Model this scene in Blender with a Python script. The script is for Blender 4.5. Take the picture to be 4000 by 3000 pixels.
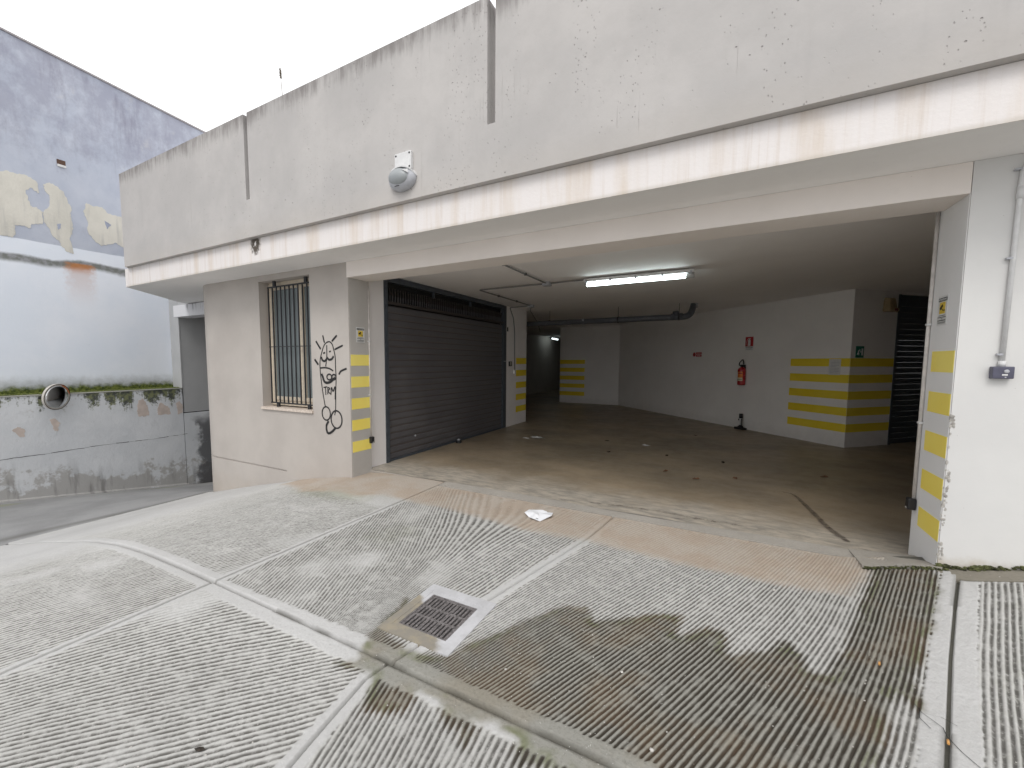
import bpy, bmesh, math, random
import numpy as np
from mathutils import Vector, Matrix
random.seed(7); RNG = np.random.RandomState(11)
S = bpy.context.scene; COL = S.collection
for o in list(bpy.data.objects): bpy.data.objects.remove(o)

# ------------------------------------------------------------------ camera
CAMZ = 1.5
yaw, pitch, roll = math.radians(29.7), math.radians(4.644), math.radians(0.095)
fw = Vector((-math.sin(yaw)*math.cos(pitch), math.cos(yaw)*math.cos(pitch), -math.sin(pitch)))
rt = Vector((math.cos(yaw), math.sin(yaw), 0)); up = rt.cross(fw)
rt2 = rt*math.cos(roll)+up*math.sin(roll); up2 = -rt*math.sin(roll)+up*math.cos(roll)
cd = bpy.data.cameras.new('camera'); cam = bpy.data.objects.new('camera', cd); COL.objects.link(cam)
cam.matrix_world = Matrix(((rt2.x, up2.x, -fw.x, 0), (rt2.y, up2.y, -fw.y, 0), (rt2.z, up2.z, -fw.z, CAMZ), (0, 0, 0, 1)))
cd.sensor_width = 36; cd.lens = 14.944; cd.shift_x = 0.0307; cd.shift_y = 0.0118
cd.clip_start = 0.05; cd.clip_end = 1000
S.camera = cam
S.render.resolution_x = 1024; S.render.resolution_y = 768

# ------------------------------------------------------------------ sky + sun (bright overcast)
SUN_EL, SUN_ROT = math.radians(50), math.radians(195)
w = bpy.data.worlds.new("World"); S.world = w; w.use_nodes = True
nt = w.node_tree; nt.nodes.clear()
sky = nt.nodes.new('ShaderNodeTexSky'); sky.sky_type = 'NISHITA'; sky.sun_disc = False
sky.sun_elevation = SUN_EL; sky.sun_rotation = SUN_ROT; sky.air_density = 1.0; sky.dust_density = 3.0
hs = nt.nodes.new('ShaderNodeHueSaturation'); hs.inputs['Saturation'].default_value = 0.10
mxs = nt.nodes.new('ShaderNodeMix'); mxs.data_type = 'RGBA'; mxs.inputs[0].default_value = 0.78
mxs.inputs[7].default_value = (10.0, 10.0, 10.1, 1)      # even cloud layer
bg = nt.nodes.new('ShaderNodeBackground'); bg.inputs[1].default_value = 0.15
ow = nt.nodes.new('ShaderNodeOutputWorld')
nt.links.new(sky.outputs[0], hs.inputs['Color']); nt.links.new(hs.outputs[0], mxs.inputs[6])
nt.links.new(mxs.outputs[2], bg.inputs[0]); nt.links.new(bg.outputs[0], ow.inputs[0])
sd = bpy.data.lights.new('sun', 'SUN'); sd.energy = 1.2; sd.angle = math.radians(25); sd.color = (1, 0.97, 0.93)
sun = bpy.data.objects.new('sun', sd); COL.objects.link(sun)
# direction towards the sun: behind and a little right of the camera
az = math.radians(-75)
sdir = Vector((math.cos(SUN_EL)*math.cos(az), math.cos(SUN_EL)*math.sin(az), math.sin(SUN_EL)))
sun.rotation_euler = sdir.to_track_quat('Z', 'Y').to_euler(); sun.location = (3, -5, 12)
S.view_settings.view_transform = 'Standard'; S.view_settings.look = 'None'
S.view_settings.exposure = 0.0; S.view_settings.gamma = 1.0
S.cycles.diffuse_bounces = 8; S.cycles.max_bounces = 14
try: S.view_settings.use_curve_mapping = False
except Exception: pass

# ------------------------------------------------------------------ node helpers
class T:
    def __init__(s, name):
        s.m = bpy.data.materials.new(name); s.m.use_nodes = True
        s.nt = s.m.node_tree; s.N = s.nt.nodes; s.L = s.nt.links
        s.b = s.N['Principled BSDF']; s.out = s.N['Material Output']
        tc = s.N.new('ShaderNodeTexCoord'); s.obj = tc.outputs['Object']
        s._sep = None
    def set(s, sock, v):
        if isinstance(v, bpy.types.NodeSocket): s.L.new(v, sock)
        elif isinstance(v, (tuple, list)): sock.default_value = tuple(v) + ((1,) if len(v) == 3 and len(sock.default_value) == 4 else ())
        else: sock.default_value = v
    def map(s, sc=(1, 1, 1), loc=(0, 0, 0), v=None):
        n = s.N.new('ShaderNodeMapping'); s.L.new(v or s.obj, n.inputs[0]); n.inputs['Scale'].default_value = sc; n.inputs['Location'].default_value = loc
        return n.outputs[0]
    def noise(s, scale=5, detail=4, rough=0.55, v=None, dist=0, col=False):
        n = s.N.new('ShaderNodeTexNoise'); s.L.new(v or s.obj, n.inputs['Vector'])
        n.inputs['Scale'].default_value = scale; n.inputs['Detail'].default_value = detail
        n.inputs['Roughness'].default_value = rough; n.inputs['Distortion'].default_value = dist
        return n.outputs['Color' if col else 'Fac']
    def vor(s, scale=50, v=None, feat='F1', rnd=1.0):
        n = s.N.new('ShaderNodeTexVoronoi'); n.feature = feat; s.L.new(v or s.obj, n.inputs['Vector'])
        n.inputs['Scale'].default_value = scale; n.inputs['Randomness'].default_value = rnd
        return n.outputs['Distance'], n.outputs.get('Color')
    def ramp(s, f, stops):
        n = s.N.new('ShaderNodeMapRange'); s.set(n.inputs[0], f)
        n.inputs[1].default_value, n.inputs[2].default_value, n.inputs[3].default_value, n.inputs[4].default_value = stops
        n.interpolation_type = 'SMOOTHSTEP'
        return n.outputs[0]
    def math(s, op, a, b=0.0, clamp=False):
        n = s.N.new('ShaderNodeMath'); n.operation = op; n.use_clamp = clamp; s.set(n.inputs[0], a); s.set(n.inputs[1], b); return n.outputs[0]
    def mul(s, a, b): return s.math('MULTIPLY', a, b)
    def mix(s, f, a, b, mode='MIX'):
        n = s.N.new('ShaderNodeMix'); n.data_type = 'RGBA'; n.blend_type = mode
        s.set(n.inputs[0], f); s.set(n.inputs[6], a); s.set(n.inputs[7], b); return n.outputs[2]
    def xyz(s):
        if s._sep is None:
            n = s.N.new('ShaderNodeSeparateXYZ'); s.L.new(s.obj, n.inputs[0]); s._sep = n.outputs
        return s._sep
    def attr(s, name):
        n = s.N.new('ShaderNodeAttribute'); n.attribute_name = name; return n
    def bump(s, h, dist=0.01, strength=1.0, nrm=None):
        n = s.N.new('ShaderNodeBump'); n.inputs['Distance'].default_value = dist; n.inputs['Strength'].default_value = strength
        s.L.new(h, n.inputs['Height'])
        if nrm: s.L.new(nrm, n.inputs['Normal'])
        s.L.new(n.outputs[0], s.b.inputs['Normal']); return n.outputs[0]
    def fin(s, col, rough=0.8, metal=0.0, spec=0.5):
        s.set(s.b.inputs['Base Color'], col); s.set(s.b.inputs['Roughness'], rough); s.set(s.b.inputs['Metallic'], metal)
        s.b.inputs['Specular IOR Level'].default_value = spec
        return s.m
MATS = {}
def simple(name, col, rough=0.6, metal=0.0, var=0.12, scale=18, bump=0.0, spec=0.4):
    if name in MATS: return MATS[name]
    t = T(name)
    n = t.noise(scale, 5)
    f = t.ramp(n, (0.3, 0.7, 0.0, 1.0))
    c = t.mix(f, tuple(x*(1-var) for x in col), tuple(min(1, x*(1+var)) for x in col))
    r = t.ramp(n, (0.3, 0.7, max(0, rough-0.08), min(1, rough+0.08)))
    if bump: t.bump(t.noise(scale*8, 3), bump)
    MATS[name] = t.fin(c, r, metal, spec); return MATS[name]

def streaks(t, sx=14, sz=0.5, lo=0.5, hi=0.8, detail=5):
    return t.ramp(t.noise(1, detail, 0.6, t.map((sx, sx, sz))), (lo, hi, 0, 1))

def mat_parapet():
    t = T('board_marked_concrete'); x, y, z = t.xyz()
    n1 = t.noise(1.1, 6, 0.6); n2 = t.noise(9, 6, 0.65)
    c = t.mix(t.ramp(n1, (0.3, 0.7, 0, 1)), (0.435, 0.42, 0.41), (0.51, 0.49, 0.475))
    c = t.mix(t.mul(t.ramp(n2, (0.42, 0.75, 0, 1)), 0.25), c, (0.40, 0.385, 0.37))
    # faint board lines
    bl = t.noise(1, 3, 0.5, t.map((60, 0.2, 0.9), (0, .37, .41)))
    br = t.noise(2.2, 3, 0.5)
    line = t.mul(t.ramp(bl, (0.66, 0.74, 0, 1)), t.ramp(br, (0.48, 0.6, 0, 1)))
    c = t.mix(t.mul(line, 0.4), c, (0.30, 0.28, 0.26))
    # runs of dirt from the top edge
    st = t.math('ADD', t.mul(t.noise(1, 6, 0.7, t.map((14, 14, 1.6))), .6), t.mul(t.noise(1.7, 4, .6), .42))
    top = t.ramp(z, (4.12, 4.56, 0, 1))
    d = t.mul(t.ramp(t.math('ADD', st, t.mul(top, 0.32)), (0.66, 0.92, 0, 1)), t.mul(top, 1.0))
    c = t.mix(t.mul(d, 0.75), c, (0.16, 0.145, 0.14))
    st2 = t.mul(streaks(t, 7, 0.6, 0.56, 0.8), 0.18)
    c = t.mix(st2, c, (0.33, 0.32, 0.315))
    low = t.mul(t.ramp(z, (3.35, 3.08, 0, 1)), 0.25)
    c = t.mix(t.mul(low, t.noise(4, 4)), c, (0.48, 0.42, 0.35))
    # bug holes
    dd, cc = t.vor(11); hole = t.ramp(dd, (0.045, 0.085, 1, 0))
    pick = t.ramp(t.noise(3.1, 2), (0.44, 0.52, 0, 1)); hole = t.mul(hole, pick)
    dd2, _ = t.vor(42, t.map((1, 1, 0.55))); h2 = t.mul(t.ramp(dd2, (0.09, 0.18, 1, 0)), t.ramp(t.noise(1.9, 4, 0.6, t.map((2.5, 1, 0.35))), (0.48, 0.60, 0, 1)))
    hh = t.math('MAXIMUM', hole, t.mul(h2, 0.8))
    c = t.mix(t.mul(hh, 0.6), c, (0.20, 0.185, 0.175))
    hgt = t.math('SUBTRACT', t.mul(t.noise(30, 5), 0.25), hh)
    hgt = t.math('SUBTRACT', hgt, t.mul(line, 0.4))
    t.bump(hgt, 0.006, 0.8)
    return t.fin(c, 0.9, 0, 0.25)
def mat_band():
    t = T('stained_white_fascia'); x, y, z = t.xyz()
    s1 = t.ramp(t.noise(1, 5, 0.6, t.map((3.2, 3.2, 0.35))), (0.45, 0.7, 0, 1))
    s2 = t.ramp(t.noise(1, 6, 0.65, t.map((22, 22, 0.8), (3, 1, 0))), (0.5, 0.8, 0, 1))
    c = t.mix(t.mul(s1, 0.75), (0.75, 0.715, 0.70), (0.62, 0.53, 0.44))
    c = t.mix(t.mul(s2, 0.35), c, (0.52, 0.41, 0.31))
    left = t.ramp(x, (-3.0, -9.0, 0.05, 0.5))
    c = t.mix(t.mul(t.mul(s2, left), 0.7), c, (0.30, 0.24, 0.19))
    # one mossy drip mark with a bare spot
    dx = t.math('SUBTRACT', x, -5.28); dz = t.mul(t.math('SUBTRACT', z, 3.0), 0.75)
    r = t.math('SQRT', t.math('ADD', t.math('POWER', dx, 2.0), t.math('POWER', dz, 2.0)))
    r = t.math('ADD', r, t.mul(t.math('SUBTRACT', t.noise(26, 4), 0.5), 0.13))
    c = t.mix(t.mul(t.ramp(r, (0.06, 0.12, 1, 0)), t.ramp(r, (0.012, 0.03, 0, 1))), c, (0.10, 0.085, 0.07))
    e = t.ramp(z, (2.765, 2.80, 1, 0)); c = t.mix(t.mul(e, 0.35), c, (0.4, 0.36, 0.28))
    t.bump(t.noise(40, 4), 0.002)
    return t.fin(c, 0.75, 0, 0.3)
def mat_paint(name, a, b, sc=1.3, dirt=0.12, rough=0.8, dcol=(0.25, 0.23, 0.2), bottom=None):
    t = T(name); x, y, z = t.xyz()
    c = t.mix(t.ramp(t.noise(sc, 5, 0.6), (0.3, 0.7, 0, 1)), a, b)
    c = t.mix(t.mul(t.ramp(t.noise(7, 7, 0.7), (0.55, 0.85, 0, 1)), dirt), c, dcol)
    c = t.mix(t.mul(streaks(t, 9, 0.5, 0.6, 0.85), dirt*0.8), c, dcol)
    dd, _ = t.vor(24); sp = t.mul(t.ramp(dd, (0.03, 0.06, 1, 0)), t.ramp(t.noise(2.3, 2), (0.52, 0.58, 0, 1)))
    c = t.mix(t.mul(sp, 0.5), c, dcol)
    if bottom is not None:
        f = t.math('ADD', t.mul(t.math('SUBTRACT', t.noise(6, 6, 0.7), 0.5), 0.7), t.ramp(z, (bottom[0], bottom[1], 1, 0)))
        c = t.mix(t.mul(t.ramp(f, (0.55, 1.0, 0, 1)), bottom[2]), c, bottom[3])
    t.bump(t.math('ADD', t.mul(t.noise(90, 3), 0.4), t.noise(9, 3)), 0.0015, .7)
    return t.fin(c, rough, 0, 0.3)
def mat_bigwall():
    t = T('weathered_blue_render'); x, y, z = t.xyz()
    n = t.noise(0.8, 7, 0.65); n2 = t.noise(2.6, 8, 0.72, t.map((1, 1, 0.8))); n3 = t.noise(1, 6, 0.65, t.map((4, 4, 0.7)))
    wb = t.math('ADD', z, t.mul(t.math('SUBTRACT', t.noise(3, 3), 0.5), 0.03))
    blue = t.mix(t.ramp(n, (0.35, 0.65, 0, 1)), (0.43, 0.465, 0.55), (0.52, 0.55, 0.625))
    hi = t.ramp(z, (4.7, 6.4, 0, 1))
    d1 = t.ramp(t.math('ADD', n2, t.mul(hi, 0.25)), (0.55, 0.85, 0, 1))
    blue = t.mix(t.mul(d1, 0.6), blue, (0.27, 0.275, 0.35))
    d2 = t.mul(t.ramp(n3, (0.5, 0.75, 0, 1)), hi)
    blue = t.mix(t.mul(d2, 0.65), blue, (0.22, 0.215, 0.27))
    lt = t.mul(t.ramp(t.noise(2.2, 7, 0.7, t.map((1, 1, 1), (5, 3, 1))), (0.58, 0.72, 0, 1)), t.ramp(z, (4.9, 6.0, 0, 1)))
    blue = t.mix(t.mul(lt, 0.55), blue, (0.50, 0.50, 0.52))
    pale = t.mix(t.ramp(t.noise(0.9, 6, 0.6, t.map((1, 1, 1), (2, 7, 3))), (0.35, 0.65, 0, 1)), (0.76, 0.81, 0.89), (0.82, 0.855, 0.92))
    pale = t.mix(t.mul(t.ramp(t.noise(5, 7, 0.7), (0.6, 0.85, 0, 1)), 0.3), pale, (0.33, 0.36, 0.42))
    # dark mossy ledge line
    wl = t.math('ADD', z, t.mul(t.math('SUBTRACT', t.noise(1.1, 5, 0.6), 0.5), 0.24))
    ledge = t.mul(t.ramp(wl, (3.27, 3.37, 0, 1)), t.ramp(wl, (3.43, 3.50, 1, 0)))
    lcol = t.mix(t.ramp(t.noise(9, 5), (0.4, 0.65, 0, 1)), (0.12, 0.125, 0.10), (0.26, 0.26, 0.27))
    pale = t.mix(t.mul(ledge, 0.88), pale, lcol)
    # rust run
    dy = t.math('DIVIDE', t.math('SUBTRACT', y, 3.58), 0.30); run = t.math('POWER', dy, 2.0)
    r1 = t.mul(t.ramp(t.math('ADD', run, t.mul(t.noise(14, 5), 1.2)), (0.6, 1.5, 1, 0)), t.mul(t.ramp(z, (3.46, 3.42, 0, 1)), t.ramp(z, (2.5, 3.35, 0, 1))))
    pale = t.mix(t.mul(r1, t.ramp(z, (3.2, 3.38, 0.3, 0.85))), pale, (0.50, 0.20, 0.06))
    # moss climbing up from the ledge of the low wall
    wm = t.math('ADD', z, t.mul(t.math('SUBTRACT', t.noise(7, 6, 0.7), 0.5), 0.22))
    ms = t.ramp(wm, (0.94, 1.06, 1, 0)); ms2 = t.ramp(wm, (1.0, 1.25, 0.5, 0))
    pale = t.mix(ms2, pale, (0.20, 0.20, 0.18))
    pale = t.mix(ms, pale, t.mix(t.ramp(t.noise(22, 5), (0.35, 0.65, 0, 1)), (0.05, 0.07, 0.02), (0.17, 0.20, 0.05)))
    f = t.ramp(wb, (3.722, 3.738, 0, 1))
    c = t.mix(f, pale, blue)
    t.bump(t.math('ADD', n2, t.mul(t.noise(25, 5), 0.25)), 0.010, 0.5)
    return t.fin(c, 0.92, 0, 0.2)
def mat_lowwall():
    t = T('mossy_grey_render'); x, y, z = t.xyz()
    c = t.mix(t.ramp(t.noise(1.4, 6, 0.6), (0.3, 0.7, 0, 1)), (0.56, 0.58, 0.605), (0.65, 0.665, 0.685))
    # grey bare patches low down
    zg = t.math('ADD', z, t.mul(y, 0.147))              # height above the sloping road
    lo = t.ramp(zg, (-0.65, 0.35, 1, 0))
    f = t.ramp(t.math('ADD', t.noise(2.6, 7, 0.72), t.mul(lo, 0.30)), (0.66, 0.74, 0, 1))
    c = t.mix(t.mul(f, 0.75), c, (0.36, 0.345, 0.325))
    edge = t.mul(t.ramp(t.math('ABSOLUTE', t.math('SUBTRACT', t.math('ADD', t.noise(2.6, 7, 0.72), t.mul(lo, 0.30)), 0.655)), (0.0, 0.012, 1, 0)), 0.5)
    c = t.mix(edge, c, (0.5, 0.52, 0.53))
    # damp dark streaks from the bottom
    ds = t.mul(t.ramp(t.noise(1, 5, 0.6, t.map((1, 5, 0.7))), (0.52, 0.66, 0, 1)), t.ramp(zg, (-0.7, 0.25, 1, 0)))
    c = t.mix(t.mul(ds, 0.6), c, (0.13, 0.125, 0.12))
    # big dark area by the tunnel mouth
    wy = t.math('ADD', y, t.mul(t.math('SUBTRACT', t.noise(2.5, 6, 0.7), 0.5), 0.9))
    dm = t.mul(t.ramp(wy, (5.35, 5.55, 0, 1)), t.ramp(t.math('ADD', z, t.mul(t.noise(6, 6), 0.3)), (0.1, 0.45, 1, 0)))
    c = t.mix(t.mul(dm, 0.85), c, (0.075, 0.075, 0.08))
    # moss streaks from the coping
    ms = t.noise(1, 5, 0.62, t.map((1, 3.6, 0.35), (0, 0.7, 0)))
    fine = t.noise(16, 6, 0.75)
    topf = t.ramp(z, (0.22, 0.88, 0, 1))
    f = t.math('ADD', t.mul(ms, 1.0), t.math('ADD', t.mul(topf, 0.36), t.mul(t.math('SUBTRACT', fine, 0.5), 0.55)))
    f = t.mul(t.ramp(f, (0.74, 0.86, 0, 1)), t.ramp(z, (0.12, 0.35, 0, 1)))
    mc = t.mix(t.ramp(t.noise(11, 5), (0.4, 0.62, 0, 1)), (0.035, 0.04, 0.028), (0.15, 0.165, 0.06))
    f = t.mul(f, t.ramp(y, (5.16, 5.1, 0, 1)))
    c = t.mix(t.mul(f, 0.92), c, mc)
    t.bump(t.math('ADD', t.mul(fine, 0.5), t.noise(3, 5, 0.65)), 0.015, 0.7)
    return t.fin(c, 0.92, 0, 0.2)
def mat_ground(name, base_a, base_b, attrs=True, dark=(0.13, 0.125, 0.115)):
    t = T(name); x, y, z = t.xyz()
    n = t.noise(1.2, 6, 0.6); fine = t.noise(60, 6, 0.7); gr = t.noise(220, 4, 0.7)
    c = t.mix(t.ramp(n, (0.3, 0.7, 0, 1)), base_a, base_b)
    c = t.mix(t.mul(t.ramp(fine, (0.4, 0.75, 0, 1)), 0.35), c, tuple(v*0.62 for v in base_a))
    lt = t.ramp(gr, (0.62, 0.72, 0, 1)); c = t.mix(t.mul(lt, 0.3), c, (0.62, 0.62, 0.61))
    rough = 0.88
    if attrs:
        a = t.attr('mask'); sp = t.N.new('ShaderNodeSeparateColor'); t.L.new(a.outputs['Color'], sp.inputs[0])
        a2 = t.attr('mask2'); sp2 = t.N.new('ShaderNodeSeparateColor'); t.L.new(a2.outputs['Color'], sp2.inputs[0])
        gro, wet, tan = sp.outputs; mos, whi, drt = sp2.outputs
        nb = t.mul(t.math('SUBTRACT', t.noise(9, 7, 0.7), 0.5), 0.7)
        # greenish film
        mf = t.ramp(t.math('ADD', mos, nb), (0.35, 0.8, 0, 0.5)); c = t.mix(mf, c, (0.25, 0.265, 0.16))
        tf = t.ramp(t.math('ADD', tan, t.mul(nb, 0.45)), (0.35, 0.65, 0, 1))
        tcol = t.mix(t.ramp(t.noise(2.5, 5), (0.4, 0.6, 0, 1)), (0.43, 0.345, 0.27), (0.46, 0.40, 0.34))
        c = t.mix(t.mul(tf, 0.85), c, t.mix(t.mul(t.ramp(fine, (0.4, 0.75, 0, 1)), 0.3), tcol, (0.28, 0.23, 0.18)))
        c = t.mix(t.mul(whi, 0.8), c, t.mix(t.ramp(n, (0.3, 0.7, 0, 1)), (0.50, 0.50, 0.515), (0.55, 0.55, 0.57)))
        # dirt in the grooves, darkened further in colour to deepen the rib relief
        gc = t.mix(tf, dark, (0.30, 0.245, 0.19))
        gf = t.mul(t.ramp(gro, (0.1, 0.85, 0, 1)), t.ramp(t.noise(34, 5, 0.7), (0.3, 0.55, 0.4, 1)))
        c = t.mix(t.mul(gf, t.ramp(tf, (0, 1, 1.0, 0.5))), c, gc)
        wf = t.ramp(t.math('ADD', wet, t.mul(nb, 0.35)), (0.30, 0.66, 0, 1))
        brown = t.ramp(t.noise(2.2, 4, 0.6, t.map((1, 1, 1), (3, 9, 0))), (0.42, 0.62, 0, 1))
        wcol = t.mix(brown, (0.30, 0.295, 0.265), (0.28, 0.26, 0.215))
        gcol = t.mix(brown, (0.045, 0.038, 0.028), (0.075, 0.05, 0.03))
        wcol = t.mix(t.mul(t.ramp(fine, (0.45, 0.7, 0, 1)), 0.35), wcol, (0.12, 0.11, 0.09))
        eg = t.mul(t.mul(t.ramp(wet, (0.45, 0.6, 0, 1)), t.ramp(wet, (0.65, 0.92, 1, 0))), t.ramp(t.noise(5, 5), (0.42, 0.6, 0, 1)))
        wcol = t.mix(t.mul(eg, 0.6), wcol, (0.13, 0.15, 0.05))
        wc = t.mix(t.ramp(gro, (0.1, 0.75, 0, 1)), wcol, gcol)  # wet grooves likewise coloured darker to bring out the ribs
        c = t.mix(wf, c, wc)
        c = t.mix(t.mul(drt, 0.85), c, (0.075, 0.07, 0.055))
        # pale grit
        dd, cc = t.vor(75); gg = t.mul(t.ramp(dd, (0.10, 0.16, 1, 0)), t.ramp(t.noise(31, 1), (0.60, 0.64, 0, 1)))
        c = t.mix(t.mul(gg, 0.8), c, (0.68, 0.67, 0.64))
        rough = t.ramp(wf, (0, 1, 0.88, 0.55))
    t.bump(t.math('ADD', fine, t.mul(gr, 0.6)), 0.006, 0.9)
    return t.fin(c, rough, 0, 0.35)
def mat_floor():
    t = T('stained_garage_screed'); x, y, z = t.xyz()
    n = t.noise(0.7, 6, 0.6, t.map((1, 1.4, 1))); n2 = t.noise(4, 7, 0.7); n3 = t.noise(30, 5, 0.7)
    c = t.mix(t.ramp(n, (0.35, 0.65, 0, 1)), (0.24, 0.195, 0.14), (0.36, 0.285, 0.20))
    # scuffed grey by the threshold
    yy = t.math('ADD', y, t.mul(t.math('SUBTRACT', t.noise(1.8, 6, 0.65), 0.5), 1.1))
    w1 = t.ramp(yy, (4.5, 5.3, 1, 0))
    sc = t.mix(t.ramp(t.noise(1, 7, 0.72, t.map((5, 16, 1))), (0.38, 0.62, 0, 1)), (0.30, 0.28, 0.25), (0.52, 0.47, 0.40))
    c = t.mix(t.mul(w1, 0.85), c, sc)
    dk = t.mul(t.ramp(t.noise(1, 6, 0.7, t.map((2.2, 7, 1), (4, 2, 0))), (0.58, 0.70, 0, 1)), t.ramp(yy, (4.35, 4.9, 1, 0)))
    c = t.mix(t.mul(dk, 0.8), c, (0.07, 0.07, 0.075))
    c = t.mix(t.mul(t.ramp(n2, (0.58, 0.78, 0, 1)), 0.4), c, (0.10, 0.09, 0.075))
    c = t.mix(t.mul(t.ramp(n3, (0.6, 0.8, 0, 1)), 0.25), c, (0.33, 0.29, 0.23))
    t.bump(t.math('ADD', n2, t.mul(n3, 0.3)), 0.003, 0.5)
    return t.fin(c, t.ramp(n2, (0.3, 0.7, 0.30, 0.5)), 0, 0.4)

M_PAR = mat_parapet(); M_BAND = mat_band()
M_SOF = mat_paint('soffit_paint', (0.85, 0.835, 0.82), (0.89, 0.875, 0.86), dirt=0.08)
M_BEAM = mat_paint('cream_beam_paint', (0.78, 0.725, 0.68), (0.83, 0.775, 0.73), dirt=0.06)
M_BEIGE = mat_paint('beige_plaster', (0.43, 0.395, 0.365), (0.485, 0.45, 0.415), dirt=0.10, bottom=(-0.9, 0.4, 0.35, (0.42, 0.36, 0.29)))
M_GREYP = mat_paint('grey_jamb_paint', (0.46, 0.44, 0.415), (0.51, 0.49, 0.465), dirt=0.06)
M_LGREY = mat_paint('pale_grey_jamb_paint', (0.80, 0.80, 0.80), (0.84, 0.84, 0.84), dirt=0.10)
M_CREAM = mat_paint('cream_wall_paint', (0.62, 0.615, 0.605), (0.67, 0.665, 0.65), dirt=0.05, bottom=(0.05, 0.42, 0.8, (0.40, 0.33, 0.24)))
M_INT = mat_paint('interior_wall_paint', (0.80, 0.775, 0.75), (0.85, 0.825, 0.80), dirt=0.10, rough=0.85, bottom=(-0.1, 0.7, 0.2, (0.42, 0.40, 0.37)))
M_INT2 = mat_paint('interior_jamb_paint', (0.80, 0.77, 0.76), (0.85, 0.82, 0.81), dirt=0.06)
M_CEIL = mat_paint('ceiling_paint', (0.86, 0.84, 0.83), (0.90, 0.88, 0.87), dirt=0.05, rough=0.7)
M_YEL = mat_paint('yellow_stripe_paint', (0.82, 0.62, 0.03), (0.86, 0.68, 0.06), dirt=0.10)
M_YEL2 = mat_paint('faded_yellow_stripe_paint', (0.95, 0.77, 0.15), (0.97, 0.83, 0.22), dirt=0.10)
M_BIG = mat_bigwall(); M_LOW = mat_lowwall()
M_TUN = mat_paint('tunnel_wall_paint', (0.40, 0.405, 0.41), (0.45, 0.455, 0.46), dirt=0.15)
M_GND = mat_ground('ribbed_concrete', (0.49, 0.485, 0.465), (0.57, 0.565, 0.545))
M_GNDB = mat_ground('joint_concrete', (0.10, 0.10, 0.085), (0.16, 0.155, 0.13), attrs=False)
M_SMOOTH = mat_ground('smooth_concrete', (0.30, 0.295, 0.285), (0.37, 0.365, 0.35), attrs=False)
M_ROAD = mat_ground('worn_road_concrete', (0.27, 0.27, 0.27), (0.35, 0.35, 0.35), attrs=True)
M_FLOOR = mat_floor()
M_BLACK = simple('black_painted_steel', (0.02, 0.02, 0.022), 0.45, 0.0, 0.2)
def mat_shut():
    t = T('charcoal_shutter_paint'); ge = t.N.new('ShaderNodeNewGeometry'); P = ge.outputs['Position']
    n = t.noise(2.2, 5, .6, P); sc = t.noise(1, 4, .6, t.map((1, 1.2, 40), v=P))
    c = t.mix(t.ramp(n, (.3, .7, 0, 1)), (0.095, 0.092, 0.10), (0.125, 0.12, 0.125))
    c = t.mix(t.mul(t.ramp(sc, (.62, .72, 0, 1)), .35), c, (0.22, 0.20, 0.19))
    sx_ = t.N.new('ShaderNodeSeparateXYZ'); t.L.new(t.obj, sx_.inputs[0]); zz = sx_.outputs[2]
    fine = t.math('SINE', t.mul(zz, 900.0)); t.bump(fine, .0012, .5)
    c = t.mix(t.mul(t.ramp(zz, (.080, .0995, 0, 1)), .75), c, (0.035, 0.025, 0.02))  # shade painted along each slat's top edge to show its relief
    c = t.mix(t.mul(t.ramp(zz, (.0, .018, 1, 0)), .45), c, (0.20, 0.15, 0.12))  # brown highlight painted along each slat's lower edge
    return t.fin(c, t.ramp(n, (.3, .7, .42, .6)), 0, .4)
M_SHUT = mat_shut()
M_SHUTD = simple('dark_shutter_steel', (0.06, 0.07, 0.085), 0.5, 0.0, 0.2)
M_WHITEP = simple('white_plastic', (0.66, 0.66, 0.66), 0.45, 0, 0.06)
M_GREYPL = simple('light_grey_plastic', (0.42, 0.43, 0.46), 0.4, 0, 0.06)
M_PIPE = simple('dark_grey_pvc', (0.10, 0.105, 0.12), 0.4, 0, 0.15)
M_CREAMW = simple('cream_window_frame', (0.62, 0.54, 0.43), 0.5, 0, 0.08)
M_SILL = simple('travertine_sill', (0.60, 0.52, 0.45), 0.6, 0, 0.15, 30)
M_IRON = simple('cast_iron', (0.22, 0.205, 0.205), 0.55, 0.5, 0.3, 60, 0.002)
M_DARK = simple('dark_void', (0.012, 0.012, 0.012), 0.9, 0, 0.2)

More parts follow.
